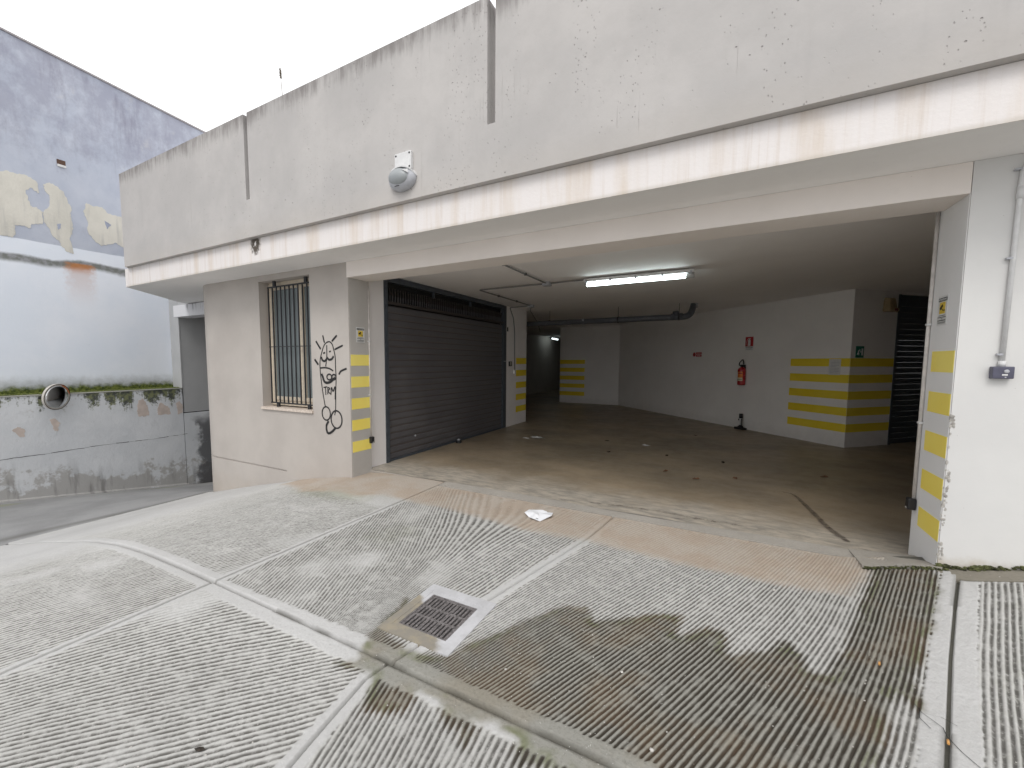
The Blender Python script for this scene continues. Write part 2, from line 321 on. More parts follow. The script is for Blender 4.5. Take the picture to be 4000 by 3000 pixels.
# ------------------------------------------------------------------ mesh helpers
def link(name, me, mat, parent=None, loc=None):
    o = bpy.data.objects.new(name, me); COL.objects.link(o)
    if mat is not None and me is not None and len(me.materials) == 0: me.materials.append(mat)
    if parent: o.parent = parent
    if loc: o.location = loc
    return o
def tag(o, label=None, cat=None, group=None, kind=None):
    if label: o['label'] = label
    if cat: o['category'] = cat
    if group: o['group'] = group
    if kind: o['kind'] = kind
    return o
def thing(name, label, cat, loc=(0, 0, 0), rz=0, group=None):
    o = bpy.data.objects.new(name, None); COL.objects.link(o); o.location = loc; o.rotation_euler = (0, 0, rz)
    o.empty_display_size = 0.1
    return tag(o, label, cat, group)
class MB:
    def __init__(s): s.bm = bmesh.new()
    def box(s, x0, y0, z0, x1, y1, z1, bev=0.0):
        if x0 > x1: x0, x1 = x1, x0
        if y0 > y1: y0, y1 = y1, y0
        r = bmesh.ops.create_cube(s.bm, size=1); vs = r['verts']
        for v in vs: v.co = Vector((x0+(v.co.x+.5)*(x1-x0), y0+(v.co.y+.5)*(y1-y0), z0+(v.co.z+.5)*(z1-z0)))
        if bev:
            es = list({e for v in vs for e in v.link_edges})
            bmesh.ops.bevel(s.bm, geom=es, offset=bev, segments=2, affect='EDGES', profile=0.6)
        return s
    def prism(s, pts, z0, z1):
        b = [s.bm.verts.new((x, y, z0)) for x, y in pts]; t = [s.bm.verts.new((x, y, z1)) for x, y in pts]
        n = len(pts); s.bm.faces.new(b[::-1]); s.bm.faces.new(t)
        for i in range(n): s.bm.faces.new((b[i], b[(i+1) % n], t[(i+1) % n], t[i]))
        return s
    def poly(s, P0, P1):      # loft between two closed 3D loops
        a = [s.bm.verts.new(p) for p in P0]; b = [s.bm.verts.new(p) for p in P1]; n = len(P0)
        s.bm.faces.new(a[::-1]); s.bm.faces.new(b)
        for i in range(n): s.bm.faces.new((a[i], a[(i+1) % n], b[(i+1) % n], b[i]))
        return s
    def tube(s, pts, r, seg=10, caps=True):
        pts = [Vector(p) for p in pts]; rings = []; prev = None
        rr = r if isinstance(r, (list, tuple)) else [r]*len(pts)
        for i, p in enumerate(pts):
            d = (pts[min(i+1, len(pts)-1)]-pts[max(i-1, 0)]).normalized()
            if prev is None:
                a = Vector((0, 0, 1)) if abs(d.z) < 0.9 else Vector((1, 0, 0)); u = d.cross(a).normalized()
            else: u = (prev-d*prev.dot(d)).normalized()
            prev = u; v = d.cross(u)
            rings.append([s.bm.verts.new(p+(u*math.cos(2*math.pi*k/seg)+v*math.sin(2*math.pi*k/seg))*rr[i]) for k in range(seg)])
        for a, b in zip(rings, rings[1:]):
            for k in range(seg):
                f = s.bm.faces.new((a[k], a[(k+1) % seg], b[(k+1) % seg], b[k])); f.smooth = True
        if caps: s.bm.faces.new(rings[0][::-1]); s.bm.faces.new(rings[-1])
        return s
    def lathe(s, prof, seg=28, axis='Z', c=(0, 0, 0), sx=1, sy=1):
        rings = []; c = Vector(c)
        for r, h in prof:
            ring = []
            for k in range(seg):
                a = 2*math.pi*k/seg; x, y = r*math.cos(a)*sx, r*math.sin(a)*sy
                p = {'Z': (x, y, h), 'Y': (x, h, y), 'X': (h, x, y)}[axis]; ring.append(s.bm.verts.new(c+Vector(p)))
            rings.append(ring)
        for a, b in zip(rings, rings[1:]):
            for k in range(seg):
                f = s.bm.faces.new((a[k], a[(k+1) % seg], b[(k+1) % seg], b[k])); f.smooth = True
        s.bm.faces.new(rings[0][::-1]); s.bm.faces.new(rings[-1]); return s
    def quad(s, *p):
        s.bm.faces.new([s.bm.verts.new(q) for q in p]); return s
    def mesh(s, name):
        bmesh.ops.recalc_face_normals(s.bm, faces=s.bm.faces[:])
        me = bpy.data.meshes.new(name); s.bm.to_mesh(me); s.bm.free(); return me
    def build(s, name, mat, parent=None, loc=None): return link(name, s.mesh(name), mat, parent, loc)
def bend(pts, r=0.04, n=4):      # rounded polyline
    P = [Vector(p) for p in pts]; out = [P[0]]
    for a, b, c in zip(P, P[1:], P[2:]):
        d1 = (a-b).normalized(); d2 = (c-b).normalized(); q = min(r, (a-b).length/2, (c-b).length/2)
        s, e = b+d1*q, b+d2*q
        for i in range(n+1):
            t = i/n; out.append(s*(1-t)**2+b*2*t*(1-t)+e*t*t)
    out.append(P[-1]); return out

# ------------------------------------------------------------------ ground shape
GX = [-60, -10.9, -7.6, -7.45, -6.31, -5.6, -5.0, -4.4, -3.9, -3.3, 60]
GZ = [-1.2, -1.2, -0.765, -0.726, -0.451, -0.293, -0.155, -0.055, -0.015, 0.0, 0.0]
def gz(x, y):
    x = np.asarray(x, float); y = np.asarray(y, float)
    z = (np.interp(x-0.12, GX, GZ)+np.interp(x, GX, GZ)*2+np.interp(x+0.12, GX, GZ))/4
    # the down ramp falls away along y, its crossfall meets the retaining wall
    zw = np.clip(-0.655-0.147*y, -5, -0.35)
    ze = np.interp(x, [-7.6, -7.5], [-0.745, -0.735])-0.147*np.clip(y-3.9, 0, 40)-0.0
    f = np.clip((-7.6-x)/3.3, 0, 1)
    zr = ze*(1-f)+zw*f
    z = np.where(x < -7.6, zr, z)
    sx = np.clip((x-0.75)/0.65, 0, 1); sx = sx*sx*(3-2*sx)
    sy = np.clip((y-2.4)/1.5, 0, 1); sy = sy*sy*(3-2*sy)
    z = z+np.where(x > 0, 0.115*sx*sy+0.25*np.clip(x-1.4, 0, 8)*sy, 0)
    return z
def gz1(x, y): return float(gz(x, y))
def vnoise(x, y, sc, seed=0):
    r = np.random.RandomState(seed); G = r.rand(128, 128)
    u = x*sc; v = y*sc; i = np.floor(u).astype(int); j = np.floor(v).astype(int); a = u-i; b = v-j
    a = a*a*(3-2*a); b = b*b*(3-2*b); g = lambda p, q: G[p % 128, q % 128]
    return (g(i, j)*(1-a)+g(i+1, j)*a)*(1-b)+(g(i, j+1)*(1-a)+g(i+1, j+1)*a)*b
def sdpoly(x, y, P):
    P = np.array(P); d = np.full(x.shape, 1e9); ins = np.zeros(x.shape, bool)
    for (x0, y0), (x1, y1) in zip(P, np.roll(P, -1, 0)):
        ex, ey = x1-x0, y1-y0; t = np.clip(((x-x0)*ex+(y-y0)*ey)/(ex*ex+ey*ey+1e-12), 0, 1)
        d = np.minimum(d, (x-x0-t*ex)**2+(y-y0-t*ey)**2)
        c = ((y0 > y) != (y1 > y)); xi = np.where(c, x0+(y-y0)*ex/(ey if abs(ey) > 1e-9 else 1e-9), 0); ins ^= c & (x < xi)
    return np.where(ins, 1, -1)*np.sqrt(d)
WET = [(-1.618, 1.573), (-1.692, 2.023), (-1.647, 1.998), (-1.602, 1.803), (-1.597, 1.707), (-1.43, 1.667), (-1.279, 1.67), (-1.158, 1.719), (-1.13, 1.839), (-1.005, 2.071), (-0.797, 2.447), (-0.671, 2.481), (-0.589, 2.384), (-0.475, 2.467), (-0.363, 2.567), (-0.24, 2.652), (-0.163, 2.678), (-0.162, 2.471), (-0.025, 2.632), (0.063, 2.649), (0.092, 2.451), (0.208, 2.518), (0.317, 2.653), (0.358, 2.707), (0.417, 2.624), (0.433, 2.5), (0.497, 2.512), (0.559, 2.65), (0.639, 2.868), (0.714, 3.109), (0.783, 3.297), (0.909, 3.696), (1.002, 3.954), (1.30, 3.93), (1.243, 3.642), (1.086, 3.203), (0.951, 2.902), (0.851, 2.655), (0.827, 2.449), (0.794, 2.44), (0.76, 2.524), (0.703, 2.407), (0.619, 2.175), (0.569, 2.005), (0.408, 1.709), (-0.177, 1.374), (-0.501, 1.393), (-0.61, 1.343), (-0.654, 1.438), (-0.762, 1.459), (-0.832, 1.427), (-0.822, 1.325), (-0.888, 1.361), (-0.931, 1.345), (-1.042, 1.447), (-1.14, 1.441), (-1.123, 1.333), (-1.204, 1.277), (-1.296, 1.234), (-1.395, 1.381), (-1.45, 1.396), (-1.566, 1.377), (-1.631, 1.377), (-1.648, 1.392), (-1.556, 1.458), (-1.592, 1.504)]
TAN = [(-5.4, 3.75), (-4.7, 3.45), (-4.347, 3.253), (-3.877, 3.397), (-3.534, 3.356), (-3.276, 3.543), (-2.79, 3.51), (-2.37, 3.545), (-1.858, 3.471), (-1.526, 3.403), (-1.066, 3.464), (-0.917, 3.467), (-0.324, 3.423), (-0.05, 3.404), (0.201, 3.414), (0.388, 3.421), (0.565, 3.427), (0.741, 3.483), (1.002, 3.954), (1.28, 4.4), (1.2, 4.7), (-5.0, 4.7)]
J1Y = 1.52; J2X = -2.96
J3 = [(-0.86, 4.2), (-0.942, 3.524), (-1.109, 2.78), (-1.231, 2.236), (-1.38, 1.52)]
J3b = [(-1.39, 1.52), (-1.413, 1.384), (-1.374, 1.125), (-1.32, 0.8), (-1.18, -0.36)]
J4 = [(1.42, 3.95), (1.255, 3.50), (1.06, 2.95), (0.79, 2.15), (0.56, 1.52)]
J4b = [(0.56, 1.52), (-0.1, -0.4)]
def interpx(J, y): P = sorted(J, key=lambda p: p[1]); return np.interp(y, [p[1] for p in P], [p[0] for p in P])
def d2line(x, y, J): 
    lo, hi = min(p[1] for p in J), max(p[1] for p in J)
    return np.abs(x-interpx(J, y))*0.95
# ------------------------------------------------------------------ driveway
M_THR = mat_ground('worn_threshold_concrete', (0.36, 0.335, 0.30), (0.44, 0.41, 0.37), attrs=False)
drive = link('driveway', None, None)
def grid_mesh(name, X, Y, Z, keep=None):
    n, m = X.shape; me = bpy.data.meshes.new(name)
    co = np.stack([X, Y, Z], -1).reshape(-1, 3)
    idx = np.arange(n*m).reshape(n, m)
    F = np.stack([idx[:-1, :-1], idx[1:, :-1], idx[1:, 1:], idx[:-1, 1:]], -1).reshape(-1, 4)
    if keep is not None:
        K = keep.reshape(-1); F = F[K[F].all(1)]
    me.vertices.add(len(co)); me.vertices.foreach_set('co', co.ravel())
    me.loops.add(F.size); me.loops.foreach_set('vertex_index', F.ravel().astype(np.int32))
    me.polygons.add(len(F)); me.polygons.foreach_set('loop_start', np.arange(0, F.size, 4, dtype=np.int32))
    me.polygons.foreach_set('use_smooth', np.ones(len(F), bool))
    me.update(calc_edges=True); return me
def masks(me, R, G, B, R2, G2, B2):
    for nm, (a, b, c) in (('mask', (R, G, B)), ('mask2', (R2, G2, B2))):
        at = me.color_attributes.new(nm, 'FLOAT_COLOR', 'POINT')
        d = np.stack([a, b, c, np.ones_like(a)], -1).reshape(-1).astype(np.float32); at.data.foreach_set('color', np.clip(d, 0, 1))
HGX0, HGX1, HGY0, HGY1 = -1.64, -1.16, 1.70, 2.24
def trace(tanf, y0, n=24):
    """follow the comb direction back to the line y=y0; the x reached there numbers the ribs"""
    def f(X, Y):
        x = X.copy(); h = (y0-Y)/n; y = Y.copy()
        for i in range(n):
            k1 = tanf(x, y); k2 = tanf(x+h*k1/2, y+h/2); x = x+h*k2; y = y+h
        return x
    return f
def bay(label, xl, xr, yb, yt, du, dv, phase, depth=0.007, ribmask=None, margins=None, lobe=0.85, ug=None):
    """one cast bay between joints; xl/xr are functions of y, yb/yt functions of u"""
    if ug is None: ug = np.linspace(0, 1, int(round(abs(xr(1.5)-xl(1.5))/du))+1)
    nu = len(ug); nv = int(round(abs(np.max(yt(ug))-np.min(yb(ug)))/dv))+1
    u = ug[:, None]*np.ones((1, nv)); v = np.ones((nu, 1))*np.linspace(0, 1, nv)[None, :]
    Y = yb(u)*(1-v)+yt(u)*v; X = xl(Y)*(1-u)+xr(Y)*u
    z0 = gz(X, Y)
    wob = (vnoise(X, Y, 1.7, 1)-.5)*0.6+(vnoise(X, Y, 6, 2)-.5)*0.14+(vnoise(X, Y, 30, 12)-.5)*0.06
    ph = phase(X, Y)+wob
    g = 0.5-0.5*np.cos(2*np.pi*ph); g = g**lobe
    sm = np.ones_like(X)
    jit = (vnoise(X, Y, 60, 5)-.5)*0.02
    for dist, wd in margins(X, Y): sm = sm*np.clip((dist-wd+jit)/0.010, 0, 1)
    if ribmask is not None: sm = sm*ribmask(X, Y)
    rid = np.floor(ph+0.5); amp = 0.65+0.7*((rid*0.6180339) % 1)
    brk = np.clip((vnoise(X, Y, 22, 7)-0.10)*3.2, 0.25, 1)
    lump = vnoise(X, Y, 75, 14)
    g = g*sm
    z = z0-depth*g*amp*(0.55+0.45*brk)+(vnoise(X, Y, 50, 3)-.5)*0.0018+(lump-.5)*0.0018*(1+1.5*g)
    wet = sdpoly(X, Y, WET); n = (vnoise(X, Y, 10, 8)-.5)*0.03+(vnoise(X, Y, 40, 18)-.5)*0.018+(g-.5)*0.03
    wetm = np.clip(0.5+(wet+n)/0.17, 0, 1)
    tanm = np.clip(0.5+sdpoly(X, Y, TAN)/0.5, 0, 1)
    moss = np.clip(vnoise(X, Y, 0.9, 9)*1.0-.2, 0, .6)*np.clip((Y-1.3)/1.2, 0, 1)
    moss = np.maximum(moss, 0.75*np.clip(1-((X+3.9)/1.1)**2-((Y-3.35)/.42)**2, 0, 1)); moss = np.maximum(moss, 0.55*np.clip(1-((X+2.45)/.5)**2-((Y-2.75)/.6)**2, 0, 1))
    moss = np.maximum(moss, np.where(X > 0.9, 0.42, 0)*np.clip((X-interpx(J4, np.clip(Y, 1.52, 3.9)))/.1-.5, 0, 1))
    white = (1-sm)*0.38
    white = np.where(wetm > .5, 0, white)*np.clip(1-tanm*2, 0, 1)
    d1 = np.abs(Y-J1Y); dirt = np.where((X > -2.3) & (X < 0.5), np.clip(1-(d1-.006)/0.020, 0, 1)*np.clip(vnoise(X, Y, 9, 6)*2-.4, 0, 1), 0)
    dirt = np.maximum(dirt, np.clip(1-(d1-.004)/0.010, 0, 1)*0.6)
    dirt = np.maximum(dirt, np.clip(1-(np.abs(X-J2X)-.004)/0.010, 0, 1)*0.6)
    dirt = np.maximum(dirt, np.clip(1-d2line(X, Y, J4)/0.028, 0, 1)*((Y > 3.45) | (Y < 2.35))*np.where(Y > 1.6, 0.8, 0))
    keep = ~((X > HGX0+.06) & (X < HGX1-.06) & (Y > HGY0+.06) & (Y < HGY1-.06))
    inh = (X > HGX0+.02) & (X < HGX1-.02) & (Y > HGY0+.02) & (Y < HGY1-.02); z = np.where(inh, z0-.02, z)
    iu = np.arange(nu)[:, None]*np.ones((1, nv)); iv = np.ones((nu, 1))*np.arange(nv)[None, :]
    ed = np.minimum(np.minimum(iu, nu-1-iu), np.minimum(iv, nv-1-iv)); z = np.where(ed < .5, z0-0.03, z)
    me = grid_mesh('concrete_bay', X, Y, z, keep)
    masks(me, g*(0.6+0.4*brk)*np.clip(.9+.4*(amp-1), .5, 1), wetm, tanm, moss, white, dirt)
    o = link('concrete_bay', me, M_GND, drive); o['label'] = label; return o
Jg = 0.006
def par(deg, pitch):
    a = math.radians(deg); return lambda X, Y: (X*math.cos(a)-Y*math.sin(a))/pitch
sst = lambda t: np.clip(t, 0, 1)**2*(3-2*np.clip(t, 0, 1))
yT = lambda u: 4.14+0*u
mJ1 = lambda X, Y: (np.abs(Y-J1Y), 0.05+0.015*vnoise(X, Y, 2, 21)+0.03*sst((X+3.0)/1.2))
ytC = lambda u: np.where(-7.6+u*(J2X+7.6) < -4.23, 3.985, 4.31)
ugC = np.concatenate([np.linspace(0, .35, 90)[:-1], np.linspace(.35, 1, 620)])
bay('ribbed bay with a worn smooth left side in front of the graffiti wall', lambda y: -7.62+0*y, lambda y: J2X-Jg+0*y, lambda u: J1Y+Jg+0*u, ytC, 0.0065, 0.014,
    par(20, 0.029), 0.006, lambda X, Y: np.clip((X+5.7+1.2*(vnoise(X, Y, .8, 31)-.5))/0.9, 0, 1)*sst((3.80-0.5*sst((X+4.8)/1.2)-Y+0.35*(vnoise(X, Y, 1.3, 32)-.5))/0.25)*np.clip(.55+vnoise(X, Y, 5, 33), 0, 1),
    lambda X, Y: [(np.abs(Y-J1Y), 0.07+0.02*vnoise(X, Y, 2, 21)), (np.abs(X-J2X), 0.036)], ug=ugC)
ugD = np.concatenate([np.linspace(0, .42, 80)[:-1], np.linspace(.42, 1, 500)])
bay('ribbed bay at the left foreground edge', lambda y: -7.62+0*y, lambda y: J2X-Jg+0*y, lambda u: -.35+0*u, lambda u: J1Y-Jg+0*u, 0.0075, 0.013,
    par(17, 0.028), 0.0065, lambda X, Y: np.clip((X+4.9+1.0*(vnoise(X, Y, .9, 34)-.5))/0.8, 0, 1)*np.clip(.35+1.3*vnoise(X, Y, 4, 35), 0, 1),
    lambda X, Y: [(np.abs(Y-J1Y), 0.075+0*X), (np.abs(X-J2X), 0.036)], ug=ugD)
tB = trace(lambda x, y: -.50+.68*sst((x+2.25)/.85), 2.6)
bay('fan-ribbed bay behind the iron drain grate', lambda y: J2X+Jg+0*y, lambda y: interpx(J3, y)-Jg, lambda u: J1Y+Jg+0*u, yT, 0.005, 0.011,
    lambda X, Y: tB(X, Y)/.029, 0.0085, lambda X, Y: np.clip(.4+1.4*vnoise(X, Y, 3.5, 38), 0.35, 1), lambda X, Y: [mJ1(X, Y), (np.abs(X-J2X), 0.036), (d2line(X, Y, J3), 0.045), (4.14-Y, 0.02)])
tA = trace(lambda x, y: .25+.17*sst((x+1.3)/.8)-.06*sst((x-.1)/.8), 3.0)
bay('ribbed bay in front of the garage opening with the big dark wet stain', lambda y: interpx(J3, y)+Jg, lambda y: interpx(J4, y)-Jg, lambda u: J1Y+Jg+0*u, lambda u: np.where(u > 0.86, 3.93, 4.14), 0.0044, 0.011,
    lambda X, Y: tA(X, Y)/.0235, 0.0085, None, lambda X, Y: [(np.abs(Y-J1Y), 0.075+0.02*vnoise(X, Y, 2, 21)), (d2line(X, Y, J3), 0.045), (d2line(X, Y, J4), 0.075), (4.14-Y, 0.02)])
tD = trace(lambda x, y: .52+.36*sst((x+2.9)/.8), 0.8)
bay('diagonally ribbed bay at the bottom left below the drain', lambda y: J2X+Jg+0*y, lambda y: interpx(J3b, y)-Jg, lambda u: -.35+0*u, lambda u: J1Y-Jg+0*u, 0.0055, 0.0060,
    lambda X, Y: tD(X, Y)/.0365, 0.0075, lambda X, Y: np.clip(.15+1.7*vnoise(X, Y, 3.2, 37)+np.clip((X+2.3)/.8, 0, .6), 0.12, 1), lambda X, Y: [(np.abs(Y-J1Y), 0.08+0.025*vnoise(X, Y, 2, 22)), (np.abs(X-J2X), 0.034), (d2line(X, Y, J3b), 0.045)])
tE = trace(lambda x, y: -.29+.34*sst((x+1.3)/1.0), 1.2)
bay('ribbed bay at the bottom middle below the long wet joint', lambda y: interpx(J3b, y)+Jg, lambda y: interpx(J4b, y)-Jg, lambda u: -.35+0*u, lambda u: J1Y-Jg+0*u, 0.005, 0.011,
    lambda X, Y: tE(X, Y)/.0265, 0.0085, None, lambda X, Y: [(np.abs(Y-J1Y), 0.085+0.02*vnoise(X, Y, 2, 22)), (d2line(X, Y, J3b), 0.045), (d2line(X, Y, J4b), 0.06)])
bay('coarsely ribbed bay below the cream wall at the far right', lambda y: interpx(J4, y)+Jg, lambda y: 3.2+0*y, lambda u: J1Y+Jg+0*u, lambda u: 3.80+0*u, 0.0052, 0.012,
    par(19.8, 0.0245), 0.009, None, lambda X, Y: [(d2line(X, Y, J4), 0.085), (3.8-Y, 0.01)], 0.9)
bay('ribbed bay at the near right', lambda y: interpx(J4b, y)+Jg, lambda y: 3.2+0*y, lambda u: -.35+0*u, lambda u: J1Y-Jg+0*u, 0.008, 0.03,
    par(19.8, 0.0245), 0.009, None, lambda X, Y: [(d2line(X, Y, J4b), 0.08)])
# base under the bays, road, surroundings
def sheet(name, x0, x1, y0, y1, nx, ny, dz, mat, parent=None):
    X, Y = np.meshgrid(np.linspace(x0, x1, nx), np.linspace(y0, y1, ny), indexing='ij')
    me = grid_mesh(name, X, Y, gz(X, Y)+dz); return link(name, me, mat, parent)
base = sheet('joint_bed', -7.6, 6.0, -.36, 4.2, 140, 56, -0.026, M_GNDB, drive)
apron = sheet('rear_apron', -7.6, 14, -30, -.36, 60, 40, -0.002, M_SMOOTH, drive)
sheet('side_apron', 3.2, 14, -.36, 3.97, 30, 20, -.002, M_SMOOTH, drive)
tag(drive, None, None, None, 'structure')
def road():
    X, Y = np.meshgrid(np.linspace(-10.9, -7.6, 100), np.concatenate([np.linspace(-30, 0, 20), np.linspace(0.1, 8, 200), np.linspace(8.2, 32, 40)]), indexing='ij')
    z = gz(X, Y)+(vnoise(X, Y, 3, 41)-.5)*0.01
    me = grid_mesh('ramp_road', X, Y, z)
    e = -7.6-X
    cur = e-0.10-0.25*np.clip((Y-1.0)/3, 0, 1)*0+0.08*np.sin(Y*1.7)
    dark = np.clip(1-np.abs(e-0.12-0.10*np.sin(Y*1.3))/0.16, 0, 1)*(0.45+.55*vnoise(X, Y, 3, 42))
    wetm = np.clip(0.22+0.1*(vnoise(X, Y, 1, 44)-.5), 0, 1)
    moss = np.clip(1-np.abs(X+10.45)/0.25, 0, 1)*vnoise(X, Y, 2, 43)*1.6
    dirt = np.maximum(dark*0.75, np.clip(1-(X+10.9)/0.05, 0, 1))
    masks(me, wetm*0, wetm*0, wetm*0, np.clip(moss, 0, 1), wetm*0, dirt)
    o = link('ramp_road', me, M_ROAD); tag(o, kind='structure')
    X, Y = np.meshgrid(np.linspace(-10.9, -10.80, 3), np.linspace(-30, 5.1, 120), indexing='ij')
    k = MB(); 
    for i in range(70):
        y0 = -5+i*0.145; y1 = y0+0.145
        za, zb = gz1(-10.86, y0), gz1(-10.86, y1)
        k.poly([(-10.9, y0, za-.1), (-10.83, y0, za-.1), (-10.845, y0, za+.018), (-10.9, y0, za+.03)], [(-10.9, y1, zb-.1), (-10.83, y1, zb-.1), (-10.845, y1, zb+.018), (-10.9, y1, zb+.03)])
    c = k.build('kerb_fillet', M_LOW, o)
road()
g = MB(); g.quad((-300, -300, -6.5), (300, -300, -6.5), (300, 300, -6.5), (-300, 300, -6.5)); o = g.build('ground', M_SMOOTH); tag(o, kind='structure')
g = MB(); g.box(14, -30, -.4, 60, 30, -.01); g.box(-60, -90, -.6, 60, -30.01, -.02); o = g.build('street', M_SMOOTH); tag(o, kind='structure')
# threshold strip
ts = MB()
xs = np.linspace(-2.953, 1.0, 30)
for a, b in zip(xs, xs[1:]):
    ca, cb = 0.02*math.sin(a*2.1), 0.02*math.sin(b*2.1)
    ts.poly([(a, 4.147, -.05), (a, 4.31+ca, -.05), (a, 4.31+ca, .003), (a, 4.152, .001)], [(b, 4.147, -.05), (b, 4.31+cb, -.05), (b, 4.31+cb, .003), (b, 4.152, .001)])
th = ts.build('threshold_strip', M_THR, drive)
ts = MB()
def lip(x0, x1, ya, yb, t=0.0, n=14, hi=0.022):
    X = np.linspace(x0, x1, n)
    for a, b in zip(X, X[1:]):
        w = lambda x: 0.012*math.sin(x*23)+0.008*math.sin(x*51)
        za, zb = gz1(a, ya)+hi, gz1(b, ya)+hi
        ra, rb = .006+.09*max(0, a-.95), .006+.09*max(0, b-.95); ts.poly([(a, ya+w(a), za-.2), (a, yb, -.2), (a, yb, ra), (a, ya+w(a), za)], [(b, ya+w(b), zb-.2), (b, yb, -.2), (b, yb, rb), (b, ya+w(b), zb)])
lip(0.93, 1.33, 3.94, 4.34, 0, 16, 0.018)
ts.build('threshold_lip', M_THR, drive)
k = MB(); X = np.linspace(1.30, 5, 26)
for a, b in zip(X, X[1:]):
    za, zb = gz1(a, 3.87)-.004, gz1(b, 3.87)-.004
    k.poly([(a, 3.80, za-.1), (a, 3.97, za-.1), (a, 3.97, za+.004), (a, 3.80, za)], [(b, 3.80, zb-.1), (b, 3.97, zb-.1), (b, 3.97, zb+.004), (b, 3.80, zb)])
M_GUT = mat_ground('damp_gutter_concrete', (0.20, 0.185, 0.15), (0.29, 0.265, 0.22), attrs=False)
k.build('wall_gutter', M_GUT, drive)
# mossy crumbs in the angle between gutter and wall
def crumbs(name, n, fn, r0, r1, mat, seed=3):
    r = random.Random(seed); k = MB()
    for i in range(n):
        x, y, z = fn(r); s = r.uniform(r0, r1)
        q = bmesh.ops.create_icosphere(k.bm, subdivisions=1, radius=s)
        for v in q['verts']:
            v.co = Vector((v.co.x*r.uniform(.8, 1.6), v.co.y*r.uniform(.8, 1.4), v.co.z*r.uniform(.5, .9)))+Vector((x, y, z))
    return k.build(name, mat)
M_MOSS = simple('dark_moss', (0.07, 0.075, 0.03), 0.95, 0, 0.6, 25, 0.004)
M_CONC = simple('broken_plaster', (0.42, 0.40, 0.37), 0.95, 0, 0.3, 40, 0.004)
def fx(r):
    x = 1.31+r.random()**1.2*3; return (x, 3.955+r.uniform(-.012, .008), gz1(x, 3.9)+r.uniform(0, .025))
o = crumbs('moss_line', 700, fx, 0.004, 0.014, M_MOSS); tag(o, 'dark moss and crumbs along the foot of the cream wall', 'moss', kind='stuff')
def fx2(r):
    x = 0.93+r.random()*.42; return (x, 3.925+r.uniform(-.015, .012), gz1(x, 3.9)+r.uniform(-.004, .014))
o = crumbs('debris_line', 150, fx2, 0.003, 0.010, M_MOSS, 5); tag(o, 'dark dirt gathered under the broken threshold lip', 'dirt', kind='stuff')

# garage floor
X, Y = np.meshgrid(np.linspace(-7.8, 7, 90), np.linspace(4.31, 31, 130), indexing='ij')
m_ = grid_mesh('garage_floor', X, Y, 0*X+(vnoise(X, Y, 2, 51)-.5)*0.006); fl = link('garage_floor', m_, M_FLOOR); tag(fl, kind='structure')
b_ = MB().box(-4.3, 4.30, -.3, .99, 4.312, -.004).build('floor_edge', M_THR, fl)
# creeping damp stain on the screed, a thin film
CR = [(0.657, 5.885), (0.746, 5.84), (0.80, 5.5), (0.85, 5.1), (0.88, 4.83), (0.931, 4.62), (0.97, 4.5)]
def ribbon(name, segs, mat, place, parent=None):
    """thin film strokes with a fading edge; place(p2d, i) -> 3D point"""
    verts, faces, soft = [], [], []
    for li, (P, wd, op) in enumerate(segs):
        C = cr(P); b0 = len(verts); ws = wd if isinstance(wd, (list, tuple)) else [wd]*len(P)
        for i, p in enumerate(C):
            d_ = (C[min(i+1, len(C)-1)]-C[max(i-1, 0)]).normalized(); n_ = Vector((-d_.y, d_.x)); tt = i/(len(C)-1)*(len(ws)-1); q = int(min(tt, len(ws)-2)); w_ = (ws[q]*(1-tt+q)+ws[q+1]*(tt-q))*1.15
            for s_, a_ in ((-1, 0), (-.45, op), (.45, op), (1, 0)):
                verts.append(place(p+n_*w_*s_, li)); soft.append(a_ if 0 < i < len(C)-1 or op >= 1 else a_*.6)
        for i in range(len(C)-1):
            for j in range(3): a_ = b0+i*4+j; faces.append((a_, a_+1, a_+5, a_+4))
    me = bpy.data.meshes.new(name); me.from_pydata(verts, [], faces); at = me.attributes.new('soft', 'FLOAT', 'POINT'); at.data.foreach_set('value', soft)
    return link(name, me, mat, parent)
def cr(P, n=6):
    if len(P) < 3: return [Vector(P[0]).lerp(Vector(P[1]), i/6) for i in range(7)]
    out = []; Q = [P[0]]+list(P)+[P[-1]]
    for i in range(len(P)-1):
        p0, p1, p2, p3 = [Vector(q) for q in Q[i:i+4]]
        for j in range(n):
            u = j/n; out.append(.5*((2*p1)+(-p0+p2)*u+(2*p0-5*p1+4*p2-p3)*u*u+(-p0+3*p1-3*p2+p3)*u**3))
    out.append(Vector(P[-1])); return out
def filmmat(name, col, lo, hi, mx, sc=160, rough=.7, amp=.7):
    t = T(name); a = t.attr('soft'); f = t.ramp(t.math('ADD', a.outputs['Fac'], t.mul(t.math('SUBTRACT', t.noise(sc, 4, .7), .5), amp)), (lo, hi, 0, mx))
    t.fin(col, rough); t.set(t.b.inputs['Alpha'], f); return t.m
ribbon('damp_streak', [(CR, [.006, .018, .03, .035, .035, .045, .015], .55), ([(.55, 5.83), (.66, 5.90), (.75, 5.84)], .012, .4), ([(-1.2, 4.42), (-.6, 4.50), (.0, 4.46)], .035, .35), ([(-.3, 4.42), (.2, 4.47), (.7, 4.44)], .03, .3)], filmmat('damp_film', (0.085, 0.066, 0.055), .12, .95, .85, 16, .55, 1.1), lambda p, i: (p.x, p.y, .0065+.0004*i), fl)

# ------------------------------------------------------------------ garage building
YF, YB, XL, XR = 3.97, 4.33, -4.22, 1.315
ZS, ZBM = 2.765, 2.57
bld = thing('garage_building', 'grey concrete garage building with white fascia band, cream beam and wide open bay', 'garage')
def B(name, mat, *boxes, bev=0.0):
    k = MB()
    for b in boxes: k.box(*b, bev=bev)
    return k.build(name, mat, bld)
